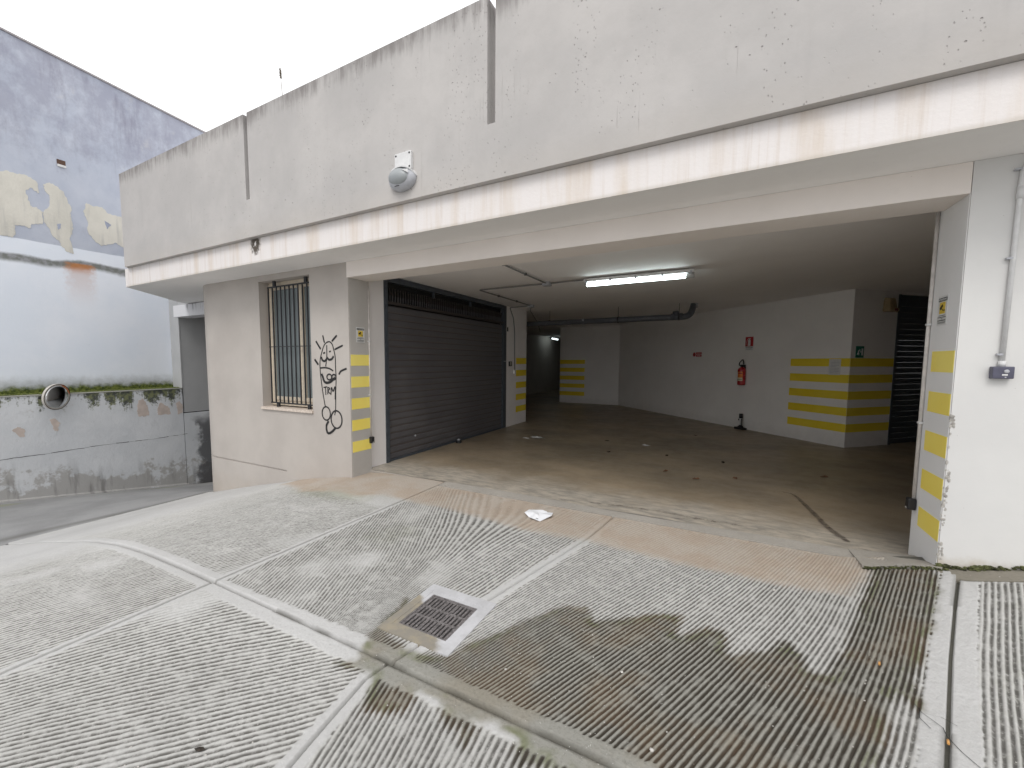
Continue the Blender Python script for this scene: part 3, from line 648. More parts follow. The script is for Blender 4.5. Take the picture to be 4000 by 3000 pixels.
# parapet: continuous foot + separate upstands between expansion slots
NX = [-5.325, -5.25, -1.853, -1.775, 1.65, 1.725]
YP = 3.355
def plan_par(x0, x1, left=False):
    if left: return [(x0+.035, YP), (x1, YP), (x1, YP+.2), (x0+.12, YP+.2), (x0-1.4, YP+1.75), (x0-1.55, YP+1.62), (x0-.01, YP+.05)]
    return [(x0, YP), (x1, YP), (x1, YP+.2), (x0, YP+.2)]
MB().prism(plan_par(-8.80, 7, True), 3.065, 3.53).build('parapet_foot', M_PAR, bld)
seg = [(-8.80, NX[0]), (NX[1], NX[2]), (NX[3], NX[4]), (NX[5], 7)]
for i, (a, b) in enumerate(seg):
    o = MB().prism(plan_par(a, b, i == 0), 3.53, 4.56).build('parapet_panel', M_PAR, bld)
# fascia band / roof slab
slab_plan = [(-8.93, 3.43), (7, 3.43), (7, 31), (-10.43, 31), (-10.43, 5.2), (-10.3, 4.93)]
MB().prism(slab_plan, ZS, 3.064).build('roof_slab', M_SOF, bld)
MB().prism([(-8.945, 3.424), (7, 3.424), (7, 3.43), (-8.93, 3.43), (-10.30, 4.93), (-10.315, 4.935)], ZS-.002, 3.062).build('fascia_band', M_BAND, bld)
# left front wall with rounded corner
def arc(cx, cy, r, a0, a1, n=10): return [(cx+r*math.cos(a0+(a1-a0)*i/n), cy+r*math.sin(a0+(a1-a0)*i/n)) for i in range(n+1)]
CX, CR_ = -7.45, 0.6
def left_plan(off=0.0, x_r=-6.09): return [(x_r, YF+off), (CX, YF+off)]+arc(CX, YF+CR_, CR_-off, -math.pi/2, -math.pi, 12)[1:]+[(CX-CR_+off, 31), (CX-CR_+.25, 31), (CX-CR_+.25, YF+.75), (-7.1, YF+.25), (x_r, YF+.25)]
k = MB()
k.prism(left_plan(), -0.115, ZS-.001)
k.prism(left_plan(0.018), -0.136, -0.115)
k.prism(left_plan(), -4.5, -0.136)
k.box(-6.09, YF, -0.115, -4.96, YF+.25, 0.79); k.box(-6.09, YF+.018, -0.136, -5.58, YF+.25, -0.115); k.box(-5.58, YF, -0.136, -4.96, YF+.25, -0.115); k.box(-6.09, YF, -1, -4.96, YF+.25, -0.136)
k.box(-6.09, YF, 2.68, -4.96, YF+.25, ZS-.001); k.box(-4.96, YF, -1, XL-.004, YB, ZS-.001)
fw_ = k.build('front_wall', M_BEIGE, bld)
for p in fw_.data.polygons:
    if abs(p.normal.z) < .1 and p.center.x < CX+.01 and p.center.y < YF+CR_+.1: p.use_smooth = False
B('left_jamb', M_GREYP, (XL-.004, YF+.012, -.5, XL, YB, ZBM))
# beam, right wall
B('lintel_beam', M_BEAM, (XL-.02, YF-.006, ZBM, XR, YB, ZS-.0015))
rw = B('right_wall', M_CREAM, (XR+.004, YF-.006, -.4, 8, YB, ZS-.0015))
B('right_jamb', M_LGREY, (XR, YF+.004, -.4, XR+.004, YB, ZBM))
# interior
B('ceiling', M_CEIL, (-4.7, YB, 2.745, 8, 31, 2.764), (-7.8, 9.8, 2.745, -4.7, 31, 2.764))
B('shutter_wall', M_INT2, (-4.62, YB, -.2, -4.28, 4.69, 2.745), (-4.62, 8.67, -.2, -4.28, 9.8, 2.745), (-4.62, 4.69, 2.735, -4.28, 8.67, 2.745), (-7.0, 9.6, -.2, -4.62, 9.8, 2.745))
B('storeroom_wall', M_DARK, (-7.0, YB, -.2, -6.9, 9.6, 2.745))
MB().prism([(-5.26, 15.15), (-3.13, 15.12), (1.894, 9.558), (2.65, 10.33), (2.507, 10.47), (2.0, 9.95), (-2.9, 15.3), (-2.9, 30), (-5.26, 30)], -.2, 2.745).build('angled_wall', M_INT, bld)
B('far_wall', M_SHUTD, (-7.8, 30, -.2, -5.26, 30.3, 2.745))  # dark colour stands in for the unlit end of the corridor
B('end_wall', M_INT, (6.5, YB, -.2, 6.7, 16, 2.745))
MB().prism([(4.95, 12.67), (5.1, 12.5), (6.6, 14.0), (6.45, 14.2)], -.2, 2.745).build('back_wall', M_INT, bld)
# yellow warning stripes
ST = [(1.588-.288*i, 1.588-.288*i-.146) for i in range(5)]
def stripes(pts, mat, dz=0.0, nrm=(0, 0), lim=None):
    for a, b in ST:
        k = MB(); p0, p1 = pts; nx, ny = nrm; e = .0018
        if lim and b < lim: b = lim
        k.prism([(p0[0], p0[1]), (p1[0], p1[1]), (p1[0]+nx*e, p1[1]+ny*e), (p0[0]+nx*e, p0[1]+ny*e)], b+dz, a+dz)
        k.build('yellow_stripe', mat, bld)
stripes([(XL, YF+.016), (XL, YB-.001)], M_YEL2, 0, (1, 0))
stripes([(XR, YF+.01), (XR, YB-.002)], M_YEL2, -0.01, (-1, 0))
stripes([(-4.28, 9.20), (-4.28, 9.79)], M_YEL, 0, (1, 0))
n = (-.7426, -.6697)
stripes([(1.151, 10.3804), (1.8935, 9.5585)], M_YEL, -0.02, n)
stripes([(1.896, 9.56), (2.645, 10.325)], M_YEL, -0.02, (.714, -.700))
stripes([(-5.255, 15.15), (-4.33, 15.1367)], M_YEL, -0.02, (0, -1))
# spalled right corner: chipped plaster
def chip(r):
    z = r.choice([r.uniform(.33, .95), r.uniform(.38, .8), r.uniform(1.02, 1.16), r.uniform(.14, .3)]); return (XR+.004+r.uniform(-.002, .018), YF-.005+r.uniform(-.004, .003), z)
k = MB(); r = random.Random(4)
for i in range(90):
    x, y, z = chip(r); s = r.uniform(.003, .009)
    q = bmesh.ops.create_icosphere(k.bm, subdivisions=1, radius=s)
    for v in q['verts']: v.co = Vector((v.co.x*1.1, v.co.y*.45, v.co.z*r.uniform(1, 2.5)))+Vector((x, y, z))
k.build('chipped_corner', M_CONC, bld)['kind'] = 'stuff'

# roller shutters
def roller(x0, plane_fn, ylen, nsl, zt, name_label, grille=True):
    root = link('roller_shutter', None, None, bld); root['label'] = name_label
    k = MB(); prof = [(0, 0), (.004, .010), (.010, .022), (.010, .078), (.004, .092), (0, .0995)]
    for (a, za), (b, zb) in zip(prof, prof[1:]):
        k.quad((0, a, za), (ylen, a, za), (ylen, b, zb), (0, b, zb))
    # a fine rib line within each slat
    me = k.mesh('slat'); me.materials.append(M_SHUT)
    P0, rz = plane_fn
    for i in range(nsl):
        o = link('slat', me, None, root); h = zt/nsl; o.location = (P0[0], P0[1], i*h+.02); o.rotation_euler = (0, 0, rz); o.scale = (1, 1, h/.0995)
    return root
rs = roller(0, ((-4.315, 8.52, 0), -math.pi/2), 3.80, 23, 2.30, 'wide charcoal roller shutter with a barred vent strip on the left wall')
k = MB(); k.box(-4.33, 4.69, -.05, -4.262, 4.76, 2.735); k.build('guide_rail', M_SHUTD, rs)
k = MB(); k.box(-4.33, 8.50, -.05, -4.272, 8.66, 2.735); k.build('guide_rail', M_SHUTD, rs)
MB().box(-4.33, 4.76, 2.335, -4.27, 8.50, 2.375).build('cross_rail', M_SHUT, rs)
MB().box(-4.33, 4.76, 2.655, -4.262, 8.50, 2.735).build('top_rail', M_SHUTD, rs)
MB().box(-4.45, 4.76, 2.56, -4.34, 8.50, 2.655).build('roller_box', M_DARK, rs)
MB().box(-4.40, 4.70, 2.3, -4.39, 8.60, 2.56).build('vent_backing', M_DARK, rs)
MB().box(-4.335, 4.76, -.02, -4.285, 8.50, .03).build('bottom_rail', M_SHUTD, rs)
me = MB().box(-.008, -.006, 0, .008, .006, .20).mesh('grille_bar'); me.materials.append(M_SHUT)
for i in range(62):
    o = link('grille_bar', me, None, rs); o.location = (-4.315, 4.80+i*.06, 2.375)
for yy in (5.9, 7.1): MB().box(-4.31, yy, 2.56, -4.27, yy+.03, 2.66).build('hanger', M_SHUTD, rs)
MB().box(-4.27, 8.53, 1.50, -4.262, 8.62, 1.515).build('latch', M_GREYPL, rs)
MB().lathe([(0.001, 0), (.018, .002), (.018, .012), (.001, .014)], 12, 'X', (-4.305, 5.4, .30)).build('lock', M_GREYPL, rs)
rs2 = link('roller_shutter', None, None, bld); rs2['label'] = 'dark roller shutter beside the green exit sign'
d = Vector((.700, .714, 0)); P0 = Vector((2.69, 10.37, 0))+Vector((-.714, .70, 0))*.06
k = MB(); prof = [(0, 0), (.002, .012), (.004, .024), (.004, .082), (.002, .093), (0, .0995)]
for (a, za), (b, zb) in zip(prof, prof[1:]): k.quad((0, -a, za), (3.3, -a, za), (3.3, -b, zb), (0, -b, zb))
me = k.mesh('slat'); me.materials.append(M_SHUTD)
for i in range(25):
    o = link('slat', me, None, rs2); o.location = (P0.x, P0.y, i*.1); o.rotation_euler = (0, 0, math.atan2(d.y, d.x))
def slanted(name, s0, s1, t0, t1, z0, z1, mat, par):
    o = Vector((2.65, 10.33, 0)); nn = Vector((.714, -.70, 0)); q = [o+d*s0+nn*t0, o+d*s1+nn*t0, o+d*s1+nn*t1, o+d*s0+nn*t1]
    return MB().prism([(p.x, p.y) for p in q], z0, z1).build(name, mat, par)
slanted('guide_rail', 0.0, .06, -.07, .01, 0, 2.7, M_SHUTD, rs2); slanted('top_rail', 0.06, 3.4, -.07, -.02, 2.5, 2.7, M_SHUTD, rs2)
slanted('header_wall', 0, 3.4, -.2, .0, 2.702, 2.744, M_INT, bld)

# window
win = link('window', None, None, bld); win['label'] = 'tall barred window with cream frame and closed blinds'
wx0, wx1, wz0, wz1 = -6.09, -4.96, .81, 2.68
k = MB(); fy0, fy1 = YF+.16, YF+.22
k.box(wx0, fy0, wz0+.02, wx0+.06, fy1, wz1); k.box(wx1-.06, fy0, wz0+.02, wx1, fy1, wz1); k.box(wx0+.06, fy0, wz1-.06, wx1-.06, fy1, wz1); k.box(wx0+.06, fy0, wz0+.02, wx1-.06, fy1, wz0+.10)
k.build('frame', M_CREAMW, win)
M_BLIND = simple('grey_green_glass_film', (0.20, 0.225, 0.225), 0.35, 0, 0.15, 4)
M_GLASS = T('window_glass'); M_GLASS.fin((0.17, 0.195, 0.20), 0.12, 0, 0.6); M_GLASS = M_GLASS.m
xm = -5.33
for a, b in ((wx0+.06, xm), (xm+.002, wx1-.06)):
    k = MB(); s = .055
    k.box(a, fy0-.02, wz0+.10, a+s, fy1-.01, wz1-.06); k.box(b-s, fy0-.02, wz0+.10, b, fy1-.01, wz1-.06); k.box(a+s, fy0-.02, wz1-.06-s, b-s, fy1-.01, wz1-.06); k.box(a+s, fy0-.02, wz0+.10, b-s, fy1-.01, wz0+.10+s)
    k.build('sash', M_CREAMW, win)
    MB().box(a+s, fy0+.005, wz0+.10+s, b-s, fy0+.015, wz1-.06-s).build('pane', M_GLASS, win)
MB().box(wx0, YF+.23, wz0, wx1, YF+.25, wz1).build('blind', M_BLIND, win)
MB().box(wx0-.015, YF-.03, .775, wx1+.01, YF+.23, .812, bev=.003).build('sill', M_SILL, win)
gr = link('window_grille', None, None, bld); gr['label'] = 'black steel bar grille set in the window opening'
gy = YF+.08
me = MB().box(-.009, -.007, 0, .009, .007, 1.70).mesh('bar'); me.materials.append(M_BLACK)
for i in range(11):
    o = link('bar', me, None, gr); o.location = (-5.98+i*.0965, gy, .885)
for z0 in (.865, 1.71, 2.585): 
    MB().box(-6.0, gy-.008, z0, -4.995, gy+.008, z0+(.02 if z0 != 1.71 else .012)).build('cross_bar', M_BLACK, gr)
for z0, z1 in ((2.605, 2.68), (.812, .865)):
    for xx in (-5.83, -5.13): MB().box(xx-.025, gy-.015, z0, xx+.025, gy+.015, z1).build('bracket', M_BLACK, gr)

# ------------------------------------------------------------------ neighbour building, retaining wall, tunnel
nb = thing('neighbour_building', 'tall windowless building with faded blue upper wall and pale lower wall', 'building')
k = MB(); 
ztop = lambda y: 7.31-.07*(y-2.73)
k.poly([(-11.3, -14, -3), (-19, -14, -3), (-19, -14, ztop(-14)), (-11.3, -14, ztop(-14))], [(-11.3, 22, -3), (-19, 22, -3), (-19, 22, ztop(22)), (-11.3, 22, ztop(22))])
k.build('side_wall', M_BIG, nb)
k = MB(); k.poly([(-11.27, -14, ztop(-14)), (-11.6, -14, ztop(-14)), (-11.6, -14, ztop(-14)+.03), (-11.27, -14, ztop(-14)+.03)], [(-11.27, 22, ztop(22)), (-11.6, 22, ztop(22)), (-11.6, 22, ztop(22)+.03), (-11.27, 22, ztop(22)+.03)])
k.build('coping', simple('grey_coping', (0.33, 0.31, 0.32), 0.8), nb)
P1 = [(1.9, 4.8), (2.2, 4.9), (2.582, 4.849), (2.667, 4.896), (2.761, 4.887), (2.925, 4.902), (3.044, 4.839), (3.066, 4.631), (3.011, 4.659), (2.957, 4.702), (2.887, 4.632), (2.911, 4.489), (2.937, 4.36), (3.016, 4.369), (3.10, 4.303), (3.079, 4.078), (2.929, 4.037), (2.901, 3.953), (2.826, 3.978), (2.706, 3.961), (2.705, 3.781), (2.659, 3.725), (2.587, 3.736), (2.2, 3.75), (1.9, 4.1)]
P2 = [(3.135, 4.824), (3.22, 4.885), (3.313, 4.855), (3.418, 4.78), (3.47, 4.605), (3.513, 4.489), (3.492, 4.337), (3.52, 4.166), (3.499, 4.03), (3.453, 3.888), (3.501, 3.62), (3.414, 3.634), (3.332, 3.713), (3.301, 3.819), (3.209, 3.892), (3.169, 4.024), (3.106, 4.116), (3.106, 4.303), (3.194, 4.439), (3.206, 4.647), (3.145, 4.72)]
P3 = [(3.756, 4.678), (3.847, 4.64), (3.998, 4.669), (4.104, 4.565), (4.247, 4.554), (4.55, 4.552), (4.55, 3.901), (4.296, 3.933), (4.188, 3.996), (4.07, 3.934), (3.954, 3.872), (3.848, 3.95), (3.749, 4.094), (3.749, 4.327), (3.693, 4.494)]
t = T('bare_cream_plaster')
c = t.mix(t.ramp(t.noise(1.6, 6, .6), (.35, .65, 0, 1)), (0.60, 0.58, 0.52), (0.68, 0.655, 0.59))
c = t.mix(t.mul(streaks(t, 8, .8, .5, .75), .45), c, (0.36, 0.36, 0.36)); t.bump(t.noise(30, 4), .004); M_PATCH = t.fin(c, .9)
def ragged(P, n=5, amp=.015, seed=1):
    r = random.Random(seed); out = []
    for (a, b), (c, d_) in zip(P, P[1:]+P[:1]):
        for i in range(n):
            t_ = i/n; s = 0 if i == 0 else 1
            out.append((a+(c-a)*t_+r.uniform(-amp, amp)*s, b+(d_-b)*t_+r.uniform(-amp, amp)*s))
    return out
def wallpatch(P, x, name, mat, par, depth=.006, amp=.012, seed=1):
    Q = ragged(P, 5, amp, seed); k = MB(); k.poly([(x-.002, y, z) for y, z in Q], [(x+depth, y, z) for y, z in Q]); return k.build(name, mat, par)
for i, P in enumerate((P1, P2, P3)): wallpatch(P, -11.3, 'bare_plaster_patch', M_PATCH, nb, seed=i)
bl_ = simple('faded_blue_remnant', (0.34, 0.37, 0.46), .9)
wallpatch([(3.283, 4.134), (3.34, 4.156), (3.328, 4.066), (3.294, 4.025)], -11.293, 'blue_paint_remnant', bl_, nb, .002, .004)
wallpatch([(4.025, 4.405), (4.135, 4.349), (4.058, 4.242)], -11.293, 'blue_paint_remnant', bl_, nb, .002, .004)
vt = link('wall_vent', None, None, nb)
MB().box(-11.32, 3.35, 5.24, -11.292, 3.475, 5.37).build('hole', simple('rusty_brown', (0.10, 0.06, 0.045), .9), vt)
MB().box(-11.30, 3.35, 5.235, -11.27, 3.475, 5.275).build('ledge', M_WHITEP, vt)

lw = thing('retaining_wall', 'low grey rendered wall with mossy coping beside the down ramp', 'wall')
k = MB(); k.box(-11.3, -14, -6, -10.9, 5.12, .86); k.build('wall_body', M_LOW, lw)
def mossmat():
    t = T('mossy_coping'); x, y, z = t.xyz()
    c = t.mix(t.ramp(t.noise(14, 6, .7), (.35, .62, 0, 1)), (0.045, 0.06, 0.015), (0.20, 0.225, 0.055))
    c = t.mix(t.ramp(t.math('ADD', x, t.mul(t.noise(9, 5), .06)), (-10.905, -10.89, 0, 1)), c, (0.42, 0.42, 0.38))
    t.bump(t.noise(60, 5), .02); return t.fin(c, .95, 0, .2)
k = MB(); k.box(-11.3, -14, .862, -10.885, 5.125, .885, bev=.004); k.build('coping', mossmat(), lw)
for i, P in enumerate([[(4.257, 0.637), (4.334, 0.694), (4.393, 0.601), (4.429, 0.484), (4.443, 0.329), (4.366, 0.3), (4.24, 0.314), (4.226, 0.44)], [(4.642, 0.555), (4.677, 0.578), (4.775, 0.491), (4.842, 0.445), (4.858, 0.298), (4.607, 0.305), (4.601, 0.403)], [(4.977, 0.54), (5.062, 0.573), (5.117, 0.447), (5.11, 0.312), (5.011, 0.268), (4.983, 0.432)], [(2.858, 0.412), (2.938, 0.413), (2.997, 0.329), (2.969, 0.255), (2.964, 0.178), (2.908, 0.186), (2.89, 0.288)], [(2.365, 0.274), (2.432, 0.327), (2.516, 0.273), (2.515, 0.136), (2.457, 0.135), (2.405, 0.226)]]):
    wallpatch(P, -10.9, 'bare_pink_patch', simple('pinkish_plaster', (0.53, 0.455, 0.41), .9, 0, .1, 9), lw, .003, .012, i+9)
def fx3(r):
    y = r.uniform(-3, 5.1); return (-11.12+r.uniform(-.15, .17), y, .885+r.uniform(-.004, .01))
o = crumbs('moss_cushions', 2600, fx3, .006, .022, simple('green_moss', (0.11, 0.13, 0.03), .95, 0, .6, 30, .004), 8); tag(o, 'green moss cushions growing along the top of the low wall', 'moss', kind='stuff')
# crack line
k = MB(); CK = [(1.5, -.22), (2.188, -0.227), (2.84, -0.227), (3.601, -0.202), (4.496, -0.223), (5.282, -0.194)]
r = random.Random(3); pts = []
for a, b in zip(CK, CK[1:]):
    for i in range(8): pts.append((a[0]+(b[0]-a[0])*i/8, a[1]+(b[1]-a[1])*i/8+r.uniform(-.005, .005)))
for a, b in zip(pts, pts[1:]):
    wd = r.uniform(.001, .005); k.quad((-10.8975, a[0], a[1]-wd), (-10.8975, b[0], b[1]-wd), (-10.8975, b[0], b[1]+wd), (-10.8975, a[0], a[1]+wd))
k.build('crack', M_DARK, lw)

tn = thing('ramp_tunnel', 'dark covered ramp entrance with white lintel between blue building and garage', 'tunnel entrance')
k = MB(); k.box(-11.3, 5.135, -7, -10.9, 32, .285); k.build('lower_side_wall', M_LOW, tn)
k = MB(); k.box(-11.3, 5.15, .305, -10.912, 32, 2.75); k.build('upper_side_wall', M_TUN, tn)
MB().box(-11.3, 5.15, .285, -10.93, 32, .305).build('shadow_gap', M_DARK, tn)
MB().box(-11.299, 5.125, .885, -10.905, 5.15, 4.4).build('pilaster', M_TUN, tn)
MB().box(-10.905, 5.13, 2.76, -10.44, 5.4, 4.4).build('upper_wall', M_TUN, tn)
def lintelmat():
    t = T('streaked_white_lintel'); x, y, z = t.xyz()
    s = t.mul(t.ramp(t.noise(1, 5, .65, t.map((13, 13, 1.6))), (.52, .68, 0, 1)), t.ramp(z, (2.52, 2.74, 0, 1)))
    return t.fin(t.mix(t.mul(s, .8), (.66, .66, .68), (.15, .145, .15)), .8)
MB().box(-10.88, 5.02, 2.49, -7.9, 5.35, 2.745).build('lintel', lintelmat(), tn)
MB().box(-10.93, 5.35, 2.745, -8.05, 32, 2.76).build('tunnel_ceiling', M_TUN, tn)
MB().box(-11.3, 31.5, -7, -8, 32, 3).build('tunnel_end', M_DARK, tn)

# ------------------------------------------------------------------ fixtures
# bulkhead lamp under a junction plate on the parapet
lp = thing('bulkhead_lamp', 'oval grey bulkhead lamp with eyelid hood on the concrete parapet', 'lamp', (-2.775, YP, 3.25))
def ell(rx, ry, rz, c=(0, 0, 0), seg=28, rings=14, cut=None):
    k = MB(); q = bmesh.ops.create_uvsphere(k.bm, u_segments=seg, v_segments=rings, radius=1)
    for v in q['verts']: v.co = Vector((v.co.x*rx, v.co.y*ry, v.co.z*rz))+Vector(c)
    for f in k.bm.faces: f.smooth = True
    return k
body = ell(.158, .085, .105, (0, 0, 0)).build('housing', M_GREYPL, lp); body.location = (0, -.02, 0)
t = T('frosted_lens'); t.fin((0.30, 0.32, 0.33), .35, 0, .5); M_LENS = t.m
lens = ell(.132, .068, .084, (0, 0, 0)).build('lens', M_LENS, lp); lens.location = (-.018, -.055, .012); lens.rotation_euler = (math.radians(6), math.radians(8), math.radians(-8))
ring_ = MB().tube([(.126*math.cos(a_*math.pi/16)-.016, -.086+.040*abs(math.cos(a_*math.pi/16)), .080*math.sin(a_*math.pi/16)+.008) for a_ in range(17, 32)], .0035, 6).build('seal_line', M_BLACK, lp)
k = MB(); n_ = 26; loopo, loopi = [], []
for i in range(n_+1):
    a = math.radians(8)+math.radians(168)*i/n_; loopo.append((.163*math.cos(a), .112*math.sin(a))); loopi.append((.151*math.cos(a), .099*math.sin(a)))
for i in range(n_):
    (a, b), (c, e) = loopo[i], loopo[i+1]; (a2, b2), (c2, e2) = loopi[i], loopi[i+1]
    ya, yb_ = [-.070*max(0, math.sin(math.pi*q_/n_))**.6 for q_ in (i, i+1)]
    k.poly([(a, 0, b), (a, ya-.01, b), (a2, ya-.01, b2), (a2, 0, b2)], [(c, 0, e), (c, yb_-.01, e), (c2, yb_-.01, e2), (c2, 0, e2)])
k.build('eyelid_hood', M_WHITEP, lp)
k = MB(); k.poly([(.065, -.105, .052), (.118, -.085, .055), (.118, -.085, .022)], [(.068, -.113, .050), (.124, -.094, .055), (.124, -.094, .020)]); k.build('clip', M_WHITEP, lp)
jb = thing('junction_box', 'square white junction plate with corner screws above the bulkhead lamp', 'junction box', (-2.76, YP, 3.41))
MB().box(-.10, -.035, -.075, .10, 0, .09, bev=.006).build('plate', M_WHITEP, jb)
for sx, sz in ((-1, 1), (1, 1), (1, -1), (-1, -1)):
    MB().lathe([(.001, -.0385), (.009, -.038), (.009, -.034), (.001, -.034)], 10, 'Y', (sx*.082, 0, .007+sz*.062)).build('screw', M_BLACK, jb)

# convex traffic mirror
mr = thing('convex_mirror', 'round convex traffic mirror with orange-stained rim before the mossy low wall', 'mirror', (-10.6, 2.9, .84))
nv = Vector((.88, .46, -.14)).normalized(); q = nv.to_track_quat('Z', 'Y')
def rot(k):
    for v in k.bm.verts: v.co = q @ v.co
    return k
t = T('mirror_face'); t.fin((0.72, 0.74, 0.75), .04, 1.0); M_MIR = t.m
R_ = .232
prof = [(0.001, .050), (.05, .0475), (.10, .0405), (.15, .029), (.19, .016), (R_-.004, .0)]
rot(MB().lathe(prof[::-1], 40, 'Z')).build('mirror_face', M_MIR, mr)
t = T('orange_white_rim'); x, y, z = t.xyz()
c = t.mix(t.ramp(t.math('ADD', t.math('ADD', t.mul(y, .9), t.mul(z, .7)), t.mul(t.noise(9, 4), .06)), (.215, .25, 0, 1)), (0.52, 0.49, 0.45), (0.55, 0.20, 0.08)); M_RIM = t.fin(c, .5)
rot(MB().lathe([(R_-.01, -.03), (R_+.006, -.035), (R_+.010, -.02), (R_+.010, .004), (R_+.006, .008)], 40, 'Z')).build('rim', M_RIM, mr)
rot(MB().lathe([(R_-.008, .002), (R_+.006, .008), (R_+.004, .012), (R_-.010, .006)], 40, 'Z')).build('seal', M_BLACK, mr)
rot(MB().lathe([(R_-.01, -.03), (R_-.02, -.05), (.05, -.075), (.001, -.08)], 32, 'Z')).build('back_shell', M_RIM, mr)
MB().tube([nv*-.06, (-.2, -.14, .0), (-.3, -.16, -.02)], .018, 8).build('bracket', M_BLACK, mr)

# fluorescent lamps
def flu(loc, L, rz, label, em, grp='fluorescent ceiling lamps'):
    r_ = thing('fluorescent_lamp', label, 'lamp', loc, rz, grp)
    MB().box(-L/2, -.05, -.045, L/2, .05, 0, bev=.008).build('housing', M_WHITEP, r_)
    t = T('tube_glow'); t.set(t.b.inputs['Emission Color'], (0.86, 1.0, 0.99)); t.b.inputs['Emission Strength'].default_value = em; t.fin((.8, .8, .8), .3)
    MB().tube([(-L/2+.05, 0, -.078), (L/2-.11, 0, -.078)], .030, 12).build('lit_tube', t.m, r_)
    t2 = T('lens_cap'); t2.fin((.60, .62, .62), .25); 
    for a, b in ((-L/2, -L/2+.05), (L/2-.11, L/2)): MB().tube([(a, 0, -.075), (a+.02, 0, -.078), (b-.004, 0, -.078)], [.018, .034, .034], 12).build('end_cap', t2.m, r_)
    for i in range(5):
        x = -L/2+.04+i*(L-.08)/4; MB().box(x-.012, -.057, -.065, x+.012, .057, -.02).build('clip', M_GREYPL, r_)
    return r_
flu((-1.12, 6.37, 2.72), 1.47, 0, 'long lit fluorescent tube fixture on the garage ceiling near the opening', 11)
flu((-7.35, 20.3, 2.70), 1.5, math.radians(96), 'small distant lit fluorescent tube in the dark corridor beyond the shutter', 3)

# ceiling conduit with boxes
cc = thing('cable_conduit', 'thin grey cable conduit with junction boxes running across the garage ceiling', 'cable conduit', (-2.47, 6.43, 2.74))
M_COND = simple('grey_conduit', (0.20, 0.20, 0.20), .5, 0, .1)
def L(p): return (p[0]+2.47, p[1]-6.43, p[2]-2.74)
zc = 2.722
def cond(pts, r=.011): MB().tube([L(p) for p in bend(pts, .05)], r, 8).build('pipe', M_COND, cc)
cond([(-1.86, 6.40, zc), (-2.40, 6.42, zc)]); cond([(-2.47, 6.36, zc), (-2.47, 4.34, zc)])
cond([(-2.54, 6.43, zc), (-3.70, 6.43, zc), (-3.73, 8.70, zc)]); cond([(-3.80, 8.78, zc), (-4.262, 8.80, zc), (-4.262, 9.0, 2.5), (-4.262, 9.07, 2.2), (-4.262, 9.09, 1.30)])
cond([(-3.76, 8.85, zc), (-4.1, 9.6, zc), (-5.2, 12.8, zc), (-6.6, 16.5, zc)])
for p in ((-2.47, 6.43, 2.715), (-3.74, 8.78, 2.715)):
    a = L(p); MB().box(a[0]-.06, a[1]-.06, a[2]-.03, a[0]+.06, a[1]+.06, a[2]+.03, bev=.008).build('junction_box', M_GREYPL, cc)
a = L((-4.262, 9.09, 1.26)); MB().box(a[0]-.02, a[1]-.035, a[2]-.04, a[0]+.02, a[1]+.035, a[2]+.04, bev=.005).build('end_box', M_WHITEP, cc)
for p in [(-2.47, y, zc) for y in (4.9, 5.6)]+[(-3.72, y, zc) for y in (7.2, 8.0)]:
    a = L(p); MB().box(a[0]-.016, a[1]-.012, a[2]-.015, a[0]+.016, a[1]+.012, a[2]+.018).build('clip', M_BLACK, cc)
ks = thing('key_switch', 'small dark key switch box on the wall beside the wide shutter', 'switch', (-4.28, 8.84, 1.45))
MB().box(0, -.05, -.055, .045, .05, .055, bev=.006).build('box', M_BLACK, ks)
MB().box(.045, -.045, -.04, .05, -.005, .045).build('face_plate', simple('brushed_plate', (.5, .47, .42), .4, .5), ks)
nb2 = MB().box(-4.28, 8.70, 2.18, -4.26, 8.73, 2.27).build('door_catch', M_BLACK); tag(nb2, 'tiny black catch high on the wall right of the wide shutter', 'catch')

# drain pipe under the ceiling
dp = thing('drain_pipe', 'dark grey plastic drain pipe slung under the garage ceiling', 'pipe', (-2.5, 10.05, 2.45))
D = lambda p: (p[0]+2.5, p[1]-10.05, p[2]-2.45)
MB().tube([D(p) for p in bend([(-7.5, 10.0, 2.43), (-.66, 10.05, 2.455), (-.60, 10.25, 2.745)], .14, 7)], .064, 18).build('pipe_run', M_PIPE, dp)
MB().tube([D((-.60, 10.24, 2.66)), D((-.60, 10.25, 2.745))], .078, 18).build('collar', M_GREYPL, dp)
MB().tube([D((-1.02, 10.05, 2.46)), D((-.80, 10.05, 2.46))], .072, 18).build('collar', M_PIPE, dp)
MB().tube([D((-.93, 10.02, 2.50)), D((-.93, 10.0, 2.57))], .062, 18).build('access_cap', M_PIPE, dp)
for x in (-5.6, -3.77, -2.13, -.87):
    MB().tube([D((x, 10.05, 2.45)), D((x, 10.05, 2.745))], .005, 6).build('hanger_rod', M_BLACK, dp)
    MB().tube([D((x-.015, 10.04, 2.452)), D((x+.015, 10.04, 2.452))], .069, 18).build('clamp', M_BLACK, dp)
MB().tube([D((-2.95, 10.04, 2.45)), D((-2.90, 10.04, 2.45))], .070, 18).build('collar', M_GREYPL, dp)

